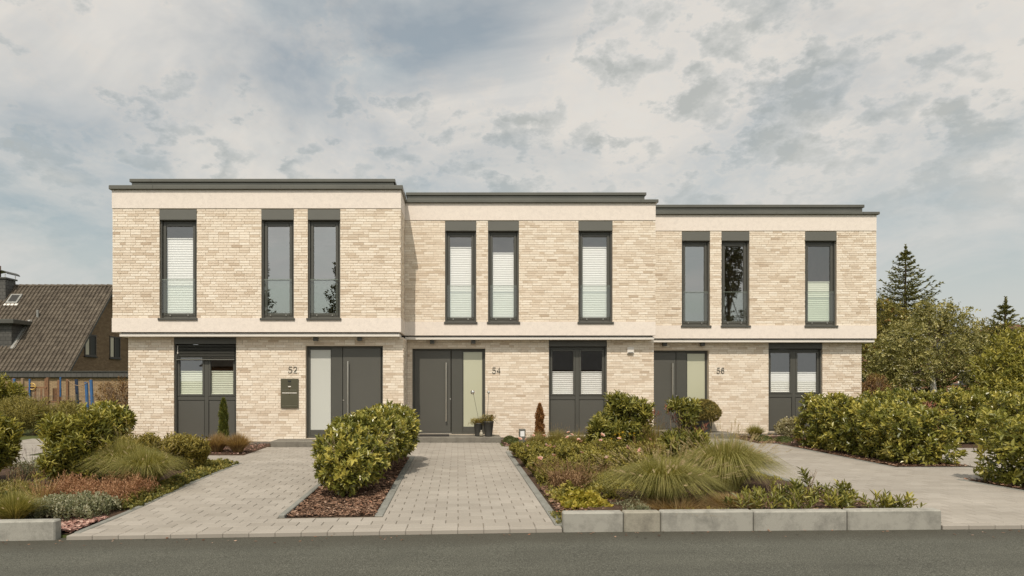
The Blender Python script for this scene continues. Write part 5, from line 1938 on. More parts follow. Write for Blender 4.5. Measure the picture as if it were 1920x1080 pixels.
yp = 16.42
xA, xB = X(897, yp), X(916, yp - 0.1)
pot(xA, yp, STEP2, 0.31, 0.085, 0.118, 'smaller dark grey pot with rusty grass on the middle step', 'dark pots on the middle step')
pot(xB, yp - 0.1, STEP2, 0.36, 0.090, 0.130, 'taller dark grey pot with heather on the middle step', 'dark pots on the middle step')
t = thing('potted_heather', (xA, yp, STEP2 + 0.30), 'rusty green grass tuft growing in the smaller pot', 'plant')
a = Acc()
m = 130
P = np.stack([xA + rng.normal(0, .085, m), yp + rng.normal(0, .07, m), STEP2 + 0.33 + rng.uniform(0, .12, m)], 1)
shoots(a, P, np.stack([rng.normal(-0.2, .8, m), rng.normal(0, .6, m), np.ones(m)], 1), 8, 0.09, 0.035, 0.010)
a.build('foliage', M['spirea'], t, kind='stuff')
a = Acc()
grass_blades(a, (xA, yp, STEP2 + 0.31), 90, 0.16, 0.22, 0.004, 0.07, 0, 1)
a.build('blades', M['rust'], t, kind='stuff')
t = thing('potted_heather', (xB, yp - 0.1, STEP2 + 0.35), 'heather with a few pink flowers growing in the taller pot', 'plant')
a = Acc()
m = 170
P = np.stack([xB + rng.normal(0, .085, m), yp - 0.1 + rng.normal(0, .07, m), STEP2 + 0.39 + rng.uniform(0, .16, m)], 1)
shoots(a, P, np.stack([rng.normal(0, .6, m), rng.normal(0, .6, m), np.ones(m)], 1), 8, 0.09, 0.030, 0.010)
a.build('foliage', M['box'], t, kind='stuff')
a = Acc()
P = np.stack([xB + rng.normal(-0.03, .07, 26), yp - 0.1 + rng.normal(0, .06, 26), STEP2 + 0.50 + rng.uniform(0, .08, 26)], 1)
shoots(a, P, np.stack([rng.normal(0, .3, 26), rng.normal(0, .3, 26), np.ones(26)], 1), 8, 0.09, 0.024, 0.012)
a.build('dry_flowers', M['variegated'], t, kind='stuff')
FL_HOT = flower_mesh('flower', mat_leaf('hot_pink_petal', (0.5, 0.10, 0.12), (0.62, 0.18, 0.2), (0.7, 0.3, 0.3), 0.7, 0.3), 0.032)
for dx_, dz_ in ((0.06, 0.52), (0.12, 0.49), (0.09, 0.46)):
    place('flower', FL_HOT, (xB + dx_, yp - 0.16, STEP2 + dz_), t).rotation_euler = (0.8, 0, dx_ * 40)


def sphere(acc, c, r, n=16, squash=1.0):
    acc.lathe(c[0], c[1], [(max(1e-4, r * math.sin(math.pi * i / n)), c[2] - r * squash * math.cos(math.pi * i / n)) for i in range(n + 1)], 24)


for (bx, bz, px, py, r, yy, lb) in ((xA + 0.03, STEP2 + 0.30, 886.5, 735.5, 0.058, yp - 0.02, 'polished steel ball on a leaning rod in the smaller pot'),
                                    (xB - 0.03, STEP2 + 0.36, 916.3, 735.8, 0.040, yp - 0.02, 'smaller polished steel ball on an upright rod before the brick')):
    cx_, cz_ = X(px, yy), Z(py, yy)
    t = thing('ball_ornament', (bx, yy, bz), lb, 'ornament', 'steel ball ornaments')
    a = Acc()
    sphere(a, (cx_, yy, cz_), r)
    a.build('ball', M['chrome'], t, smooth=True)
    Acc().tube([(bx, yy, bz), (cx_ + (bx - cx_) * 0.1, yy, cz_ - r * 0.9)], 0.005, 6).build('rod', M['anthracite'], t)
xl_ = X(902.5, 16.2)
t = thing('garden_figure', (xl_, 16.2, STEP2), 'small pale pineapple shaped ornament between the two pots', 'ornament')
M['stonefig'] = mat_plain('pale_glaze', (0.34, 0.31, 0.24, 1), 0.35, var=0.25, scale=40)
Acc().lathe(xl_, 16.2, [(0.001, STEP2), (0.032, STEP2), (0.048, STEP2 + 0.04), (0.050, STEP2 + 0.07), (0.036, STEP2 + 0.11), (0.022, STEP2 + 0.125), (0.001, STEP2 + 0.128)], 16).build('body', M['stonefig'], t, smooth=True)
Acc().lathe(xl_, 16.2, [(0.022, STEP2 + 0.127), (0.024, STEP2 + 0.15), (0.010, STEP2 + 0.17), (0.001, STEP2 + 0.175)], 10).build('top_knot', M['stonefig'], t, smooth=True)
ym = D2 - 0.12
x0, x1 = X(785, ym), X(842, ym)
o = Acc().bbox(x0, x1, ym - 0.16, ym + 0.30, STEP2 + 0.001, STEP2 + 0.018, 0.006).build('doormat', M['mat'], origin=((x0 + x1) / 2, ym, STEP2))
tag(o, 'black doormat on the step in front of door 54', 'doormat')

# bollard lamp
bx, by = X(979, 13.7), 13.7
t = thing('bollard_lamp', (bx, by, 0), 'square grey bollard lamp with white light window beside the rose bed', 'lamp')
wz = 0.066
zt_ = 0.52
s = Acc()
s.bbox(bx - wz, bx + wz, by - wz, by + wz, -0.03, zt_ - 0.155, 0.005)
s.bbox(bx - wz, bx - wz + 0.02, by - wz, by + wz, zt_ - 0.1549, zt_ - 0.0301, 0.003)
s.bbox(bx + wz - 0.02, bx + wz, by - wz, by + wz, zt_ - 0.1549, zt_ - 0.0301, 0.003)
s.build('post', M['box_metal'], t)
Acc().bbox(bx - wz, bx + wz, by - wz, by + wz, zt_ - 0.03, zt_, 0.005).build('cap', M['box_metal'], t)
Acc().box(bx - wz + 0.021, bx + wz - 0.021, by - wz + 0.012, by + wz - 0.02, zt_ - 0.154, zt_ - 0.031).build('light_window', mat_plain('opal_glass', (0.80, 0.80, 0.80, 1), 0.3, var=0.01), t)

# ball tree in a pot beside door 56
yb_ = 17.60
xb_ = X(1322, yb_)
pot(xb_, yb_, 0.133, 0.40, 0.15, 0.21, 'wide dark grey pot carrying the clipped ball tree', None)
t = thing('ball_tree', (xb_, yb_, 0.5), 'clipped round boxwood ball in the pot beside door 56', 'topiary')
a = Acc()
zc_ = Z(770, yb_)
B = [(xb_ - 0.03, yb_, zc_, 0.40, 0.38, 0.31), (xb_ + 0.12, yb_ - 0.03, zc_ - 0.06, 0.30, 0.30, 0.25), (xb_ - 0.10, yb_, zc_ + 0.06, 0.30, 0.3, 0.26)]
P, N = blob_surface(B, 2600, inset=0.10, floor=False)
shoots(a, P, N + rng.normal(0, .35, N.shape), 5, 0.04, 0.034, 0.014, 0.8)
a.build('foliage', M['box'], t, kind='stuff')
a = Acc()
sphere(a, (xb_ - 0.02, yb_, zc_), 0.33, 12, 0.78)
a.build('core', M['pad'], t, smooth=True)

# ------------------------------------------------------------------ neighbour's house on the left
def mat_wallbrick(name, axis, stops, mortar, bw=0.25, bhh=0.075):
    m, t_ = new_mat(name)
    p = pos(t_)
    sx = t_.n('ShaderNodeSeparateXYZ')
    t_.l(p, sx.inputs[0])
    cb_ = t_.n('ShaderNodeCombineXYZ')
    t_.l(sx.outputs[1 if axis == 'y' else 0], cb_.inputs[0])
    t_.l(sx.outputs[2], cb_.inputs[1])
    b = t_.n('ShaderNodeTexBrick')
    b.inputs['Scale'].default_value = 1.0
    b.inputs['Brick Width'].default_value = bw
    b.inputs['Row Height'].default_value = bhh
    b.inputs['Mortar Size'].default_value = 0.009
    b.inputs['Color1'].default_value = stops[0]
    b.inputs['Color2'].default_value = stops[1]
    b.inputs['Mortar'].default_value = mortar
    t_.l(cb_.outputs[0], b.inputs['Vector'])
    c = t_.mix(0.7, b.outputs['Color'], t_.ramp(t_.noise(p, 6, 5, 0.65), [(0.3, 0.75), (0.7, 1.2)]), 'MULTIPLY')
    principled(t_, c, 0.9, 0, 0.2, bump(t_, b.outputs['Fac'], -0.4, 0.01))
    return m


M['nb_side'] = mat_wallbrick('brown_clinker_gable', 'y', ((0.19, 0.125, 0.075, 1), (0.26, 0.18, 0.11, 1)), (0.09, 0.07, 0.05, 1))
M['nb_front'] = mat_wallbrick('tan_clinker_front', 'x', ((0.30, 0.21, 0.12, 1), (0.38, 0.27, 0.16, 1)), (0.16, 0.12, 0.08, 1))
M['red_front'] = mat_wallbrick('red_brick_front', 'x', ((0.30, 0.105, 0.06, 1), (0.38, 0.16, 0.095, 1)), (0.38, 0.31, 0.25, 1))


def mat_tiles(name, a_, b_, c_):
    m, t_ = new_mat(name)
    p = pos(t_)
    base = t_.ramp(t_.noise(p, 2.2, 6, 0.7), [(0.3, a_), (0.5, b_), (0.72, c_)])
    base = t_.mix(0.8, base, t_.ramp(tint_of(t_, 'attr'), [(0, 0.85), (1, 1.15)]), 'MULTIPLY')
    principled(t_, base, 0.85, 0, 0.3)
    return m


M['tiles'] = mat_tiles('weathered_roof_tiles', (0.060, 0.048, 0.036), (0.105, 0.086, 0.064), (0.150, 0.127, 0.097))
M['bluetiles'] = mat_tiles('dark_roof_tiles', (0.035, 0.036, 0.038), (0.060, 0.061, 0.062), (0.085, 0.085, 0.083))
M['redtiles'] = mat_tiles('red_roof_tiles', (0.14, 0.070, 0.045), (0.20, 0.105, 0.070), (0.26, 0.15, 0.10))


def slates(name, c):
    m, t_ = new_mat(name)
    p = pos(t_)
    b = t_.n('ShaderNodeTexBrick')
    b.inputs['Scale'].default_value = 1.0
    b.inputs['Brick Width'].default_value = 0.30
    b.inputs['Row Height'].default_value = 0.22
    b.inputs['Mortar Size'].default_value = 0.012
    b.inputs['Color1'].default_value = c
    b.inputs['Color2'].default_value = (c[0] * 1.3, c[1] * 1.3, c[2] * 1.3, 1)
    b.inputs['Mortar'].default_value = (c[0] * 0.4, c[1] * 0.4, c[2] * 0.4, 1)
    sx = t_.n('ShaderNodeSeparateXYZ')
    t_.l(p, sx.inputs[0])
    cb_ = t_.n('ShaderNodeCombineXYZ')
    t_.l(t_.math('ADD', sx.outputs[0], sx.outputs[1]), cb_.inputs[0])
    t_.l(sx.outputs[2], cb_.inputs[1])
    t_.l(cb_.outputs[0], b.inputs['Vector'])
    principled(t_, b.outputs['Color'], 0.7, 0, 0.4)
    return m


M['slate'] = slates('slate_shingles', (0.072, 0.070, 0.064, 1))
M['lead'] = mat_plain('lead_flashing', (0.27, 0.27, 0.25, 1), 0.6, var=0.3, scale=8)


def tiled_slope(acc, p0, p1, q0, q1, cw=0.245, rl=0.34, amp=0.075, stepz=0.018, sub=8):
    """rolled tiles between eave line p0-p1 and ridge line q0-q1"""
    p0, p1, q0, q1 = (np.array(v, float) for v in (p0, p1, q0, q1))
    wdt = np.linalg.norm(p1 - p0)
    nc = max(2, int(wdt / cw))
    nr = max(2, int(np.linalg.norm(q0 - p0) / rl))
    nrm_ = unit(np.cross(p1 - p0, q0 - p0))
    if nrm_[2] < 0:
        nrm_ = -nrm_
    us = np.linspace(0, 1, nc * sub + 1)
    fr_ = np.round(us * nc * sub).astype(int) % sub / (sub - 1)
    prof = amp * np.sin(np.clip(fr_, 0, 1) * math.pi * 0.62) ** 0.8 * (fr_ < 0.999) 
    V, Q, T = [], [], []
    m = len(us)
    for r in range(nr):
        for e, f in ((0, stepz), (1, 0.0)):
            v_ = (r + e) / nr
            line = (p0 + (q0 - p0) * v_) + us[:, None] * ((p1 + (q1 - p1) * v_) - (p0 + (q0 - p0) * v_))
            V.append(line + nrm_ * (prof + f)[:, None])
    V = np.concatenate(V)
    i = np.arange(m - 1)
    tin = []
    tt = rng.random((nr, nc))
    for r in range(nr):
        b0, b1 = (2 * r) * m, (2 * r + 1) * m
        Q.append(np.stack([b0 + i, b0 + i + 1, b1 + i + 1, b1 + i], 1))
        tin.append(tt[r, np.minimum(i // sub, nc - 1)])
        if r + 1 < nr:
            b2 = (2 * r + 2) * m
            Q.append(np.stack([b1 + i, b1 + i + 1, b2 + i + 1, b2 + i], 1))
            tin.append(np.full(m - 1, 0.3))
    acc.add(V, np.concatenate(Q), tint=np.concatenate(tin))


nb = thing('gabled_house', (-27, 37, 0), "neighbour's brown brick house with steep dark tiled roof on the left", 'house')
NXL, NXR = -40.0, -22.9
EY, RY, EZ, RZ = 37.0, 42.0, 2.07, 7.74
BYK = 47.0
s = Acc()
v = [(NXR, EY + 0.5, -0.1), (NXR, BYK - 0.5, -0.1), (NXR, BYK - 0.5, EZ + 0.45), (NXR, RY, RZ - 0.12), (NXR, EY + 0.5, EZ + 0.45)]
w2 = [(p[0] - 0.3, p[1], p[2]) for p in v]
s.add(v + w2, [(0, 1, 2, 4), (5, 9, 7, 6), (0, 4, 9, 5)], [(4, 2, 3), (9, 8, 7)])
s.build('gable_wall', M['nb_side'], nb)
s = Acc().box(NXL, NXR - 0.31, EY + 0.5, EY + 0.8, -0.1, EZ + 0.4)
s.build('front_wall', M['nb_front'], nb)
s = Acc()
tiled_slope(s, (NXL, EY, EZ), (NXR + 0.45, EY, EZ), (NXL, RY, RZ), (NXR + 0.45, RY, RZ))
rf = s.build('roof', M['tiles'], nb, smooth=False)
s = Acc()
v = [(NXL, RY, RZ - 0.02), (NXR + 0.45, RY, RZ - 0.02), (NXR + 0.45, BYK, EZ), (NXL, BYK, EZ)]
s.add(v, [(0, 1, 2, 3)])
s.build('rear_roof', M['tiles'], nb)
# verge boards under the tiles
for (ya, za, yb2, zb2) in ((EY, EZ, RY, RZ), (BYK, EZ, RY, RZ)):
    s = Acc()
    x_ = NXR + 0.42
    s.add([(x_, ya, za - 0.03), (x_, yb2, zb2 - 0.03), (x_, yb2, zb2 - 0.26), (x_, ya, za - 0.22), (x_ - 0.4, ya, za - 0.03), (x_ - 0.4, yb2, zb2 - 0.03), (x_ - 0.4, yb2, zb2 - 0.2), (x_ - 0.4, ya, za - 0.2)],
          [(0, 3, 2, 1), (2, 3, 7, 6), (4, 5, 6, 7)])
    s.build('verge_board', M['slate'], rf)
for i in range(42):
    x_ = NXL + 0.2 + i * 0.41
    if x_ > NXR + 0.3:
        break
    Acc().tube([(x_, RY, RZ + 0.035), (x_ + 0.39, RY, RZ + 0.02)], [0.125, 0.105], 8).build('ridge_tile', M['tiles'], rf)
Acc().tube([(NXL, EY - 0.06, EZ - 0.06), (NXR + 0.45, EY - 0.06, EZ - 0.06)], 0.08, 8).build('gutter', M['anthracite'], rf)
# skylight
sky_y, sky_x = 41.15, -28.45
dz_ = (RZ - EZ) / (RY - EY)
def on_roof(x_, y_, up_=0.0):
    n_ = unit(np.array([0, -dz_, 1.0]))
    return np.array([x_, y_, EZ + (y_ - EY) * dz_]) + n_ * up_
def roof_panel(name, x0, x1, y0, y1, u0, u1, mat, par):
    v_ = [on_roof(x0, y0, u0), on_roof(x1, y0, u0), on_roof(x1, y1, u0), on_roof(x0, y1, u0), on_roof(x0, y0, u1), on_roof(x1, y0, u1), on_roof(x1, y1, u1), on_roof(x0, y1, u1)]
    return Acc().add(v_, [(0, 3, 2, 1), (4, 5, 6, 7), (0, 1, 5, 4), (1, 2, 6, 5), (2, 3, 7, 6), (3, 0, 4, 7)]).build(name, mat, par)
sk = roof_panel('skylight', sky_x - 0.36, sky_x + 0.36, sky_y - 0.30, sky_y + 0.26, 0.0, 0.13, M['lead'], nb)
roof_panel('pane', sky_x - 0.25, sky_x + 0.25, sky_y - 0.22, sky_y + 0.19, 0.131, 0.14, M['gasket'], sk)
roof_panel('flashing', sky_x - 0.44, sky_x + 0.50, sky_y - 0.42, sky_y - 0.31, 0.05, 0.075, M['white_trim'], sk)
Acc().tube([on_roof(-26.25, 40.0), on_roof(-26.25, 40.0) + np.array([0, 0, 0.5])], 0.07, 8).build('vent_pipe', M['lead'], nb)
# dormer
dy, dxr, dxl, dzt = 38.3, -26.7, -30.5, 4.96
s = Acc()
yi = EY + (dzt - EZ) / dz_
zlow = EZ + (dy - EY) * dz_
s.add([(dxl, dy, zlow - 0.1), (dxr, dy, zlow - 0.1), (dxr, dy, dzt), (dxl, dy, dzt), (dxr, yi + 0.1, dzt)], [(0, 1, 2, 3)], [(1, 4, 2)])
dm = s.build('dormer', M['slate'], nb)
Acc().bbox(dxl - 0.3, dxr + 0.35, dy - 0.35, yi + 0.5, dzt, dzt + 0.26, 0.02).build('dormer_roof', M['anthracite'], dm)
Acc().bbox(dxl + 0.5, dxr - 0.95, dy - 0.04, dy + 0.02, zlow + 0.25, dzt - 0.2, 0.01).build('dormer_window', M['white_trim'], dm)
s = Acc()
s.add([on_roof(dxr + 0.0, dy - 0.1, 0.075), on_roof(dxr + 0.26, dy - 0.1, 0.075), on_roof(dxr + 0.26, yi + 0.3, 0.075), on_roof(dxr, yi + 0.3, 0.075)], [(0, 1, 2, 3)])
s.build('flashing', M['lead'], dm)
# chimney
c0, c1, cy0, cy1 = -30.3, -28.95, 41.0, 42.15
s = Acc()
t_ = 0.10
v = [(c0, cy0, 6.2), (c1, cy0, 6.2), (c1, cy1, 6.2), (c0, cy1, 6.2), (c0 + t_, cy0 + t_, 8.1), (c1 - t_, cy0 + t_, 8.1), (c1 - t_, cy1 - t_, 8.1), (c0 + t_, cy1 - t_, 8.1)]
s.add(v, [(4, 5, 6, 7), (0, 1, 5, 4), (1, 2, 6, 5), (2, 3, 7, 6), (3, 0, 4, 7)])
ch = s.build('chimney', M['slate'], nb)
Acc().bbox(c0, c1, cy0 + 0.02, cy1 - 0.02, 8.1, 8.2, 0.01).build('crown_slab', M['anthracite'], ch)
s = Acc()
m = 9
an = np.linspace(0, math.pi, m)
xs_ = (c0 + c1) / 2 - (c1 - c0) * 0.58 * np.cos(an)
zs_ = 8.40 + 0.26 * np.sin(an)
V = []
for k in range(m):
    V += [(xs_[k], cy0 - 0.05, zs_[k]), (xs_[k], cy1 + 0.05, zs_[k]), (xs_[k], cy0 - 0.05, zs_[k] + 0.03), (xs_[k], cy1 + 0.05, zs_[k] + 0.03)]
Q = []
for k in range(m - 1):
    a0, b0 = 4 * k, 4 * k + 4
    Q += [(a0, b0, b0 + 1, a0 + 1), (a0 + 2, a0 + 3, b0 + 3, b0 + 2), (a0, a0 + 2, b0 + 2, b0), (a0 + 1, b0 + 1, b0 + 3, a0 + 3)]
s.add(V, Q)
s.build('rain_cap', M['anthracite'], ch)
for (x_, y_) in ((c0 + 0.1, cy0 + 0.1), (c1 - 0.1, cy0 + 0.1), (c1 - 0.1, cy1 - 0.1), (c0 + 0.1, cy1 - 0.1)):
    Acc().tube([(x_, y_, 8.2), (x_, y_, 8.42)], 0.025, 6).build('cap_post', M['steel'], ch)
Acc().tube([(-29.75, 41.5, 8.2), (-29.75, 41.5, 9.0)], 0.13, 10).build('flue_pipe', mat_plain('clay_flue', (0.24, 0.17, 0.12, 1), 0.8), ch)
# gable windows
for (pa, pb, pt, pbm) in ((158, 180, 627, 668), (205, 225, 631, 672)):
    ya, yb2 = NXR * FPX / (pa - VX), NXR * FPX / (pb - VX)
    yc = (ya + yb2) / 2
    zt2, zb2 = Z(pt, yc), Z(pbm, yc)
    s = Acc()
    fw = 0.09
    s.box(NXR - 0.02, NXR + 0.03, ya, yb2, zt2 - fw, zt2)
    s.box(NXR - 0.02, NXR + 0.03, ya, yb2, zb2, zb2 + fw)
    for yy in (ya, yb2 - fw, (ya + yb2) / 2 - fw / 2):
        s.box(NXR - 0.02, NXR + 0.031, yy, yy + fw, zb2 + fw, zt2 - fw)
    wn = s.build('window', mat_plain('brown_window_frame', (0.035, 0.026, 0.02, 1), 0.5), nb)
    Acc().box(NXR - 0.01, NXR + 0.006, ya + fw, yb2 - fw, zb2 + fw, zt2 - fw).build('pane', M['gasket'], wn)
    Acc().box(NXR + 0.007, NXR + 0.010, ya + fw + 0.05, ya + 0.5, zb2 + fw, zt2 - fw).build('curtain', M['cabinet'], wn)
    Acc().box(NXR - 0.01, NXR + 0.10, ya - 0.05, yb2 + 0.05, zb2 - 0.06, zb2 - 0.001).build('sill', M['gasket'], wn)
# flat roofed annex
an_ = thing('flat_annex', (-26, 36, 0), "flat roofed brick annex with slate fascia in front of the neighbour's house", 'building')
Acc().box(-40, -17.6, 36.15, 36.9, -0.1, 1.73).build('wall', M['nb_front'], an_)
Acc().bbox(-40, -17.4, 36.0, 37.3, 1.731, 2.06, 0.02).build('slate_fascia', M['slate'], an_)
Acc().bbox(-40, -17.35, 35.95, 37.4, 2.061, 2.10, 0.01).build('roof_edge', M['anthracite'], an_)

# ------------------------------------------------------------------ playground equipment behind the left bed
M['wood'] = mat_plain('weathered_wood', (0.22, 0.115, 0.058, 1), 0.8, var=0.4, scale=9)
M['wood2'] = mat_plain('grey_wood', (0.29, 0.20, 0.125, 1), 0.8, var=0.35, scale=9)
M['blue'] = mat_plain('blue_paint', (0.035, 0.115, 0.28, 1), 0.5, var=0.1)
M['darkblue'] = mat_plain('dark_blue_paint', (0.022, 0.038, 0.080, 1), 0.5, var=0.1)
M['yellow'] = mat_plain('yellow_plastic', (0.62, 0.40, 0.10, 1), 0.4, var=0.05)
YT = 30.0
zz1 = lambda py: Z(py, YT)
pt_ = thing('play_tower', (X(60, YT), YT, 0), 'wooden play tower with slatted railing beyond the left garden', 'play tower')
for k, (px, top) in enumerate(((24, 709), (41, 709), (62, 710), (88, 708), (109, 713), (125.5, 711))):
    x_ = X(px, YT)
    yy = YT + (0.9 if k in (2,) else 0)
    Acc().bbox(x_ - 0.055, x_ + 0.055, yy, yy + 0.11, 0, zz1(top), 0.01).build('post', M['wood' if k != 1 else 'wood2'], pt_)
Acc().bbox(X(-14, YT), X(88, YT), YT - 0.03, YT + 0.0, zz1(728.5), zz1(725), 0.005).build('hand_rail', M['wood'], pt_)
for i in range(26):
    x_ = X(-12 + i * 3.75, YT)
    Acc().bbox(x_ - 0.038, x_ + 0.038, YT - 0.028 + 0.004 * (i % 2), YT - 0.002, 0.62, zz1(729), 0.004).build('railing_board', M['wood2' if i % 3 else 'wood'], pt_)
for i in range(5):
    x_ = X(92.5 + i * 3.4, YT)
    Acc().bbox(x_ - 0.035, x_ + 0.035, YT + 0.3, YT + 0.33, 0.6, zz1(728), 0.004).build('railing_board', M['wood'], pt_)
Acc().bbox(X(-14, YT), X(125, YT), YT + 0.12, YT + 1.2, 0.52, 0.60, 0.01).build('platform', M['wood'], pt_)
s = Acc()
cx_, cz_ = X(62.5, YT), zz1(724.5)
ring = [(cx_ + 0.15 * math.cos(a_), YT - 0.08, cz_ + 0.15 * math.sin(a_)) for a_ in np.linspace(0, 6.283, 17)]
s.tube(ring, 0.022, 6, cap=False)
s.tube([(cx_ - 0.14, YT - 0.08, cz_), (cx_ + 0.14, YT - 0.08, cz_)], 0.018, 6)
s.tube([(cx_, YT - 0.08, cz_), (cx_, YT - 0.08, cz_ + 0.14)], 0.018, 6)
s.build('steering_wheel', M['yellow'], pt_)
for (px, t0, t1, w_, mt_) in ((29, 710, 725, 4, 'blue'), (58, 710.5, 748, 2.6, 'blue'), (115.5, 707, 744, 2.0, 'blue')):
    x_ = X(px, YT)
    hw = w_ / 2 * YT / FPX
    Acc().bbox(x_ - hw, x_ + hw, YT - 0.12, YT - 0.05, zz1(t1), zz1(t0), 0.008).build('blue_pole', M[mt_], pt_)
sw = thing('swing_frame', (X(158, YT), YT, 0), 'blue swing posts with a slack rope in front of the brick annex', 'swing')
for (px, px2, t0, w_, mt_, yy) in ((142, 145, 711, 4.2, 'darkblue', YT + 0.4), (160.5, 163.5, 716, 4.2, 'blue', YT), (169.5, 173, 712, 4.2, 'blue', YT - 0.2)):
    xa, xb = X(px, yy), X(px2, yy)
    hw = w_ / 2 * YT / FPX
    zt2 = Z(t0, yy)
    s = Acc()
    s.add([(xa - hw, yy, zt2), (xa + hw, yy, zt2), (xb + hw, yy, -0.05), (xb - hw, yy, -0.05), (xa - hw, yy + 0.1, zt2), (xa + hw, yy + 0.1, zt2), (xb + hw, yy + 0.1, -0.05), (xb - hw, yy + 0.1, -0.05)],
          [(0, 3, 2, 1), (4, 5, 6, 7), (0, 1, 5, 4), (1, 2, 6, 5), (3, 0, 4, 7)])
    s.build('post', M[mt_], sw)
pts = [(X(127 + f * 44, YT), YT, zz1(712) - 0.30 * math.sin(math.pi * f) ** 0.8 + 0.04 * f) for f in np.linspace(0, 1, 9)]
Acc().tube(pts, 0.018, 5).build('rope', M['wood2'], sw)


def mesh_fence(label, x0, x1, y_, h_, step=2.5):
    t_f = thing('mesh_fence', ((x0 + x1) / 2, y_, 0), label, 'fence')
    n_ = int((x1 - x0) / step)
    for i in range(n_ + 1):
        x_ = x0 + i * step
        Acc().bbox(x_ - 0.03, x_ + 0.03, y_, y_ + 0.06, 0, h_ + 0.05, 0.005).build('fence_post', M['anthracite'], t_f)
    for i in range(n_):
        s_ = Acc()
        xa, xb = x0 + i * step + 0.035, x0 + (i + 1) * step - 0.035
        for k in range(int((xb - xa) / 0.10)):
            s_.tube([(xa + k * 0.10, y_ + 0.03, 0.04), (xa + k * 0.10, y_ + 0.03, h_)], 0.004, 4, cap=False)
        for k in range(6):
            zz_ = 0.06 + k * (h_ - 0.08) / 5
            s_.tube([(xa, y_ + 0.03, zz_), (xb, y_ + 0.03, zz_)], 0.005, 4, cap=False)
        s_.build('wire_panel', M['anthracite'], t_f, kind='stuff')


mesh_fence('thin wire mesh fence in front of the play tower', -23.0, -10.5, 26.0, 0.95)
mesh_fence('dark wire mesh fence under the birch behind the rear hedge', 13.0, 23.0, 23.5, 1.05)

# ------------------------------------------------------------------ trees and houses on the right
def limb(acc, p0, d, length, r, bends=4, droop=0.0, wob=0.12):
    p = np.array(p0, float)
    d = unit(np.array(d, float))
    pts_, rad = [p.copy()], [r]
    for i in range(bends):
        d = unit(d + np.array([random.uniform(-wob, wob), random.uniform(-wob, wob), random.uniform(-wob, wob) - droop]))
        p = p + d * length / bends
        pts_.append(p.copy())
        rad.append(r * (1 - 0.8 * (i + 1) / bends))
    acc.tube(pts_, rad, 6, cap=False)
    return pts_


def spruce(label, x_, y_, top, rad, n_whorl, bottom=0.4, dense=1.0, mat='spruce', yaw=0.0):
    t_s = thing('spruce_tree', (x_, y_, 0), label, 'tree')
    s_ = Acc()
    s_.tube([(x_, y_, -0.1), (x_, y_, top * 0.5), (x_ + 0.03, y_, top)], [0.16, 0.08, 0.012], 8)
    lf = Acc()
    P_, Dd, LL = [], [], []
    for wv in range(n_whorl):
        f = wv / (n_whorl - 1)
        z_ = bottom + (top - bottom - 0.55) * f ** 0.92
        ln = rad * (1 - f) ** 0.85 * random.uniform(0.85, 1.1) + 0.14
        nb_ = int(9 - 4 * f)
        a0 = random.uniform(0, 6.28)
        for b in range(nb_):
            a_ = a0 + b * 6.283 / nb_ + random.uniform(-.2, .2)
            l_ = ln * random.uniform(0.72, 1.12)
            rise = 0.30 + 0.35 * f
            seg = max(4, int(l_ / 0.16))
            pp = []
            for k in range(seg + 1):
                u_ = k / seg
                pp.append(np.array([x_ + math.cos(a_) * l_ * u_, y_ + math.sin(a_) * l_ * u_, z_ + l_ * (rise * u_ - 0.42 * (1 - 0.8 * f) * math.sin(u_ * 2.6) * 0.6)]))
            s_.tube(pp, [0.022 * (1 - 0.8 * k / seg) * (0.5 + 0.5 * (1 - f)) for k in range(seg + 1)], 4, cap=False)
            for k in range(1, seg + 1):
                d_ = unit(pp[k] - pp[k - 1])
                sd_ = np.array([-math.sin(a_), math.cos(a_), 0.0])
                tw = 0.34 * (1 - 0.55 * k / seg) * l_ * 0.75 + 0.10
                for sg in (-1, 1):
                    m_ = max(2, int(tw / 0.09 * dense))
                    dd = unit(d_ * 0.75 + sg * sd_ * 0.8 + np.array([0, 0, -0.12]))
                    for j in range(m_):
                        P_.append(pp[k] + dd * tw * j / m_)
                        Dd.append(unit(dd + rng.normal(0, .28, 3)))
                        LL.append(random.uniform(0.12, 0.19))
                P_.append(pp[k])
                Dd.append(d_)
                LL.append(0.16)
    for k in range(60):
        u_ = random.random()
        a_ = random.uniform(0, 6.28)
        P_.append(np.array([x_ + 0.03, y_, top - 0.75 + 0.72 * u_]))
        Dd.append(unit(np.array([math.cos(a_) * 0.7, math.sin(a_) * 0.7, 0.9])))
        LL.append(0.10 + 0.10 * (1 - u_))
    P_, Dd, LL = np.array(P_), np.array(Dd), np.array(LL)
    for rot in (0, 1):
        nn = np.tile([[0, 0, 1.0]], (len(P_), 1)) if rot == 0 else rng.normal(0, 1, (len(P_), 3))
        leafset(lf, P_, Dd + rng.normal(0, .15, Dd.shape), nn, LL, LL * 0.32, rng.beta(2, 2.2, len(P_)), fold=0.1)
    s_.build('trunk', M['bark'], t_s)
    lf.build('needles', M[mat], t_s, kind='stuff')


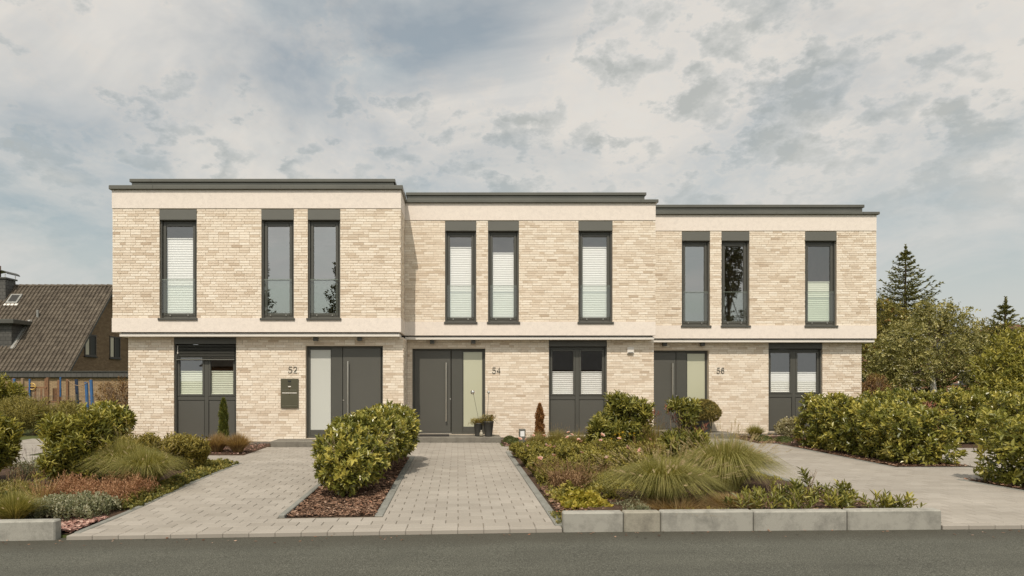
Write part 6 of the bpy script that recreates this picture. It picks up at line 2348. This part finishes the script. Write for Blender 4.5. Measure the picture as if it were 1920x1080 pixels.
def leafy_tree(name, label, x_, y_, blobs, mat, n, L, W, trunk_r, trunk_mat, trunk_top, lean=(0, 0), hang=0.0, extra=None, k=5, slen=0.18, up=0.2):
    t_t = thing(name, (x_, y_, 0), label, 'tree')
    s_ = Acc()
    tp_ = np.array([x_ + lean[0], y_ + lean[1], trunk_top])
    s_.tube([(x_, y_, -0.1), ((x_ + tp_[0]) / 2 + 0.04, (y_ + tp_[1]) / 2, trunk_top * 0.5), tuple(tp_)], [trunk_r, trunk_r * 0.75, trunk_r * 0.35], 9)
    s_.build('trunk', M[trunk_mat], t_t)
    l_ = Acc()
    for b in blobs:
        st = np.array([x_, y_, 0]) + (tp_ - np.array([x_, y_, 0])) * random.uniform(0.45, 0.95)
        d_ = np.array(b[:3]) - st
        limb(l_, st, d_, np.linalg.norm(d_) * 1.1, trunk_r * 0.35)
    l_.build('limbs', M['bark'], t_t, kind='stuff')
    lf = Acc()
    P_, N_ = blob_surface(blobs, n, inset=0.5, floor=False)
    P_ = P_ + N_ * (rng.random(len(P_)) ** 5 * 0.35)[:, None]
    d_ = unit(N_ + np.array([0, 0, up - hang]) + rng.normal(0, .55, N_.shape))
    shoots(lf, P_, d_, k, slen, L, W, 0.85, 0.0, 1.0)
    lf.build('crown', M[mat], t_t, kind='stuff')
    if extra:
        extra(t_t, P_)
    return t_t


spruce('tall pointed spruce rising above the right hedges', X(1697, 32), 32.0, Z(458, 32), 2.9, 25, bottom=0.5, dense=1.4)
spruce('smaller conifer at the right edge of the photo', X(1884, 28.5), 28.5, Z(556, 28.5), 1.75, 16, bottom=0.5, dense=1.3)


def bpx(px, py, y_, rx, rz_, ry=None):
    return (X(px, y_), y_, Z(py, y_), rx, ry or rx, rz_)


bb = [bpx(1700, 640, 27, 0.9, 0.9), bpx(1745, 610, 27.3, 0.85, 0.8), bpx(1790, 610, 27, 0.75, 0.7), bpx(1665, 665, 26.8, 0.75, 0.8), bpx(1720, 690, 26.6, 0.95, 0.8), bpx(1770, 660, 26.7, 0.95, 0.8),
      bpx(1815, 645, 27, 0.7, 0.75), bpx(1680, 715, 26.5, 0.7, 0.6), bpx(1800, 690, 26.8, 0.6, 0.5), bpx(1735, 580, 27.3, 0.45, 0.45), bpx(1778, 582, 27.2, 0.35, 0.4), bpx(1650, 700, 27, 0.55, 0.6)]
leafy_tree('birch_tree', 'birch with white trunk and hanging leaves behind the right hedges', X(1757, 27), 27.0, bb, 'birchleaf', 2900, 0.085, 0.052, 0.14, 'birch', 3.0, lean=(-0.45, 0), hang=0.75, slen=0.26, k=6)


def berries(par, P_):
    a_ = Acc()
    idx = rng.choice(len(P_), 34, replace=False)
    q_ = P_[idx]
    shoots(a_, q_, rng.normal(0, 1, (len(q_), 3)), 7, 0.06, 0.07, 0.05, 0.9)
    a_.build('berries', mat_leaf('orange_berries', (0.34, 0.10, 0.03), (0.42, 0.14, 0.05), (0.48, 0.2, 0.08), 0.6, 0.1), par, kind='stuff')


rb = [bpx(1655, 590, 29.5, 0.75, 0.7), bpx(1630, 630, 29.5, 0.8, 0.9), bpx(1680, 600, 29.8, 0.6, 0.7), bpx(1660, 650, 29.3, 0.8, 0.8), bpx(1622, 680, 29.6, 0.6, 0.6), bpx(1648, 570, 29.6, 0.4, 0.35)]
leafy_tree('rowan_tree', 'yellowing tree with orange berries next to the right house wall', X(1650, 29.5), 29.5, rb, 'rowan', 1300, 0.11, 0.045, 0.10, 'bark', 4.0, extra=berries)
rb = [bpx(1880, 690, 22, 0.85, 0.7), bpx(1915, 650, 22.2, 0.9, 0.7), bpx(1940, 700, 22, 0.9, 0.8), bpx(1865, 730, 21.6, 0.6, 0.5), bpx(1900, 725, 21.4, 0.7, 0.5), bpx(1850, 690, 22.4, 0.4, 0.4)]
leafy_tree('cherry_tree', 'low light green leafy tree at the right edge behind the hedge', X(1900, 22), 22.0, rb, 'portugal', 1300, 0.13, 0.05, 0.07, 'bark', 2.2)
rb = [bpx(1850, 632, 31, 0.9, 0.8), bpx(1835, 660, 30.5, 0.8, 0.8), bpx(1880, 640, 32, 0.7, 0.6), bpx(1925, 640, 32, 0.8, 0.7), bpx(1850, 700, 30, 0.8, 0.6)]
leafy_tree('deciduous_tree', 'rounded green tree between the birch and the right conifer', X(1870, 31), 31.0, rb, 'rowan', 1300, 0.12, 0.05, 0.10, 'bark', 3.6)
shrub('red_bush', 'reddish brown bush beside the right house corner', 'shrub', (X(1638, 20.5), 20.5), lump(X(1638, 20.5), 20.5, 0.1, 1.95, 0.55, 0.5, 6), M['redtwig'], n=420, k=6, slen=0.2, L=0.06, W=0.03, up=0.8, n_stem=24)
shrub('dark_shrub', 'dark green shrub under the birch behind the wire fence', 'shrub', (18.6, 25.3), lump(17.4, 25.3, 0, 1.35, 1.3, 0.7, 7) + lump(20.0, 25.5, 0, 1.3, 1.5, 0.7, 7) + lump(22.6, 25.4, 0, 1.7, 1.4, 0.7, 7) + lump(25, 25.4, 0, 1.7, 1.4, 0.7, 6), M['conifer'], n=1300, k=6, slen=0.2, L=0.12, W=0.05, n_stem=12)


def hip_house(name, label, x0, x1, y0, y1, zw, zr, wall, roofm, win_px=None, hip=True):
    h_ = thing(name, ((x0 + x1) / 2, y0, 0), label, 'house')
    Acc().box(x0, x1, y0, y1, -0.1, zw).build('wall', M[wall], h_)
    ym_ = (y0 + y1) / 2
    o_ = 0.4
    hx = (y1 - y0) / 2 * 0.9 if hip else 0
    s_ = Acc()
    tiled_slope(s_, (x0 - o_, y0 - o_, zw - 0.1), (x1 + o_, y0 - o_, zw - 0.1), (x0 + hx, ym_, zr), (x1 - hx, ym_, zr), cw=0.30, rl=0.38, sub=4)
    r_ = s_.build('roof', M[roofm], h_)
    s_ = Acc()
    A, B_, C_, D_ = (x0 - o_, y0 - o_, zw - 0.1), (x1 + o_, y0 - o_, zw - 0.1), (x1 + o_, y1 + o_, zw - 0.1), (x0 - o_, y1 + o_, zw - 0.1)
    R0, R1 = (x0 + hx, ym_, zr - 0.01), (x1 - hx, ym_, zr - 0.01)
    s_.add([A, B_, C_, D_, R0, R1], [(2, 3, 4, 5)], [(1, 2, 5), (3, 0, 4)])
    s_.build('rear_roof', M[roofm], h_)
    Acc().box(x0 - o_, x1 + o_, y0 - o_ - 0.1, y0 - o_ - 0.001, zw - 0.28, zw - 0.09).build('gutter', M['anthracite'], r_)
    nw = max(2, int((x1 - x0) / 3))
    for i in range(nw):
        xc = x0 + (x1 - x0) * (i + 0.5) / nw
        s_ = Acc()
        frame_bars(s_, xc - 0.6, xc + 0.6, 1.0, 2.3, y0 - 0.03, y0 + 0.02, 0.08)
        wn_ = s_.build('window', M['white_trim'], h_)
        Acc().box(xc - 0.52, xc + 0.52, y0 - 0.012, y0 - 0.002, 1.08, 2.22).build('pane', M['gasket'], wn_)
        Acc().bbox(xc - 0.68, xc + 0.68, y0 - 0.1, y0 - 0.001, 0.92, 0.995, 0.005).build('sill', M['white_trim'], wn_)
    return h_


hip_house('brick_house', 'red brick house with dark hipped roof behind the birch', X(1560, 45), X(1862, 45), 45, 54, Z(648, 45), Z(572, 49.5), 'red_front', 'bluetiles')
hip_house('brick_house', 'distant house with reddish tiled roof at the right edge', X(1880, 62), X(2060, 62), 62, 72, Z(640, 62), Z(606, 67), 'red_front', 'redtiles')
x_ = X(1825, 40)
Acc_b = thing('garden_wall', (x_, 40, 0), 'low brick garden wall with pale coping behind the birch', 'wall')
Acc().box(X(1770, 40), X(1880, 40), 40, 40.25, -0.1, Z(722, 40)).build('wall', M['red_front'], Acc_b)
Acc().bbox(X(1768, 40), X(1882, 40), 39.96, 40.3, Z(722, 40) + 0.001, Z(718.5, 40), 0.01).build('coping', M['anthracite'], Acc_b)

# ------------------------------------------------------------------ across the street: what the panes mirror
def street_tree(label, x_, y_, h_, r_, n):
    bl_ = []
    for i in range(13):
        a_ = random.uniform(0, 6.28)
        f = random.uniform(0.30, 0.95)
        rr_ = r_ * (1 - abs(f - 0.55) * 0.9) * random.uniform(0.2, 0.62)
        bl_.append((x_ + rr_ * math.cos(a_), y_ + rr_ * math.sin(a_), h_ * f, r_ * 0.40, r_ * 0.40, h_ * 0.12))
    leafy_tree('street_tree', label, x_, y_, bl_, 'farleaf', n, 0.20, 0.11, 0.22, 'bark', h_ * 0.8, slen=0.3)


street_tree('tree across the street, mirrored at the left of the second upstairs pane', -16.2, -20, 11.0, 1.9, 800)
street_tree('tree across the street, mirrored at the right of the third upstairs pane', -9.0, -20, 11.2, 1.9, 800)
street_tree('tall tree across the street, mirrored in the cupboard window of the right house', 23.6, -20, 14.0, 2.4, 1000)
hip_house('brick_house', 'thatch brown house across the street, mirrored in the left house', -24, -10, -38, -29, 3.0, 8.0, 'red_front', 'tiles')
hip_house('brick_house', 'dark roofed house across the street, mirrored in the middle house', 3, 17, -31, -23, 2.6, 5.2, 'red_front', 'bluetiles')
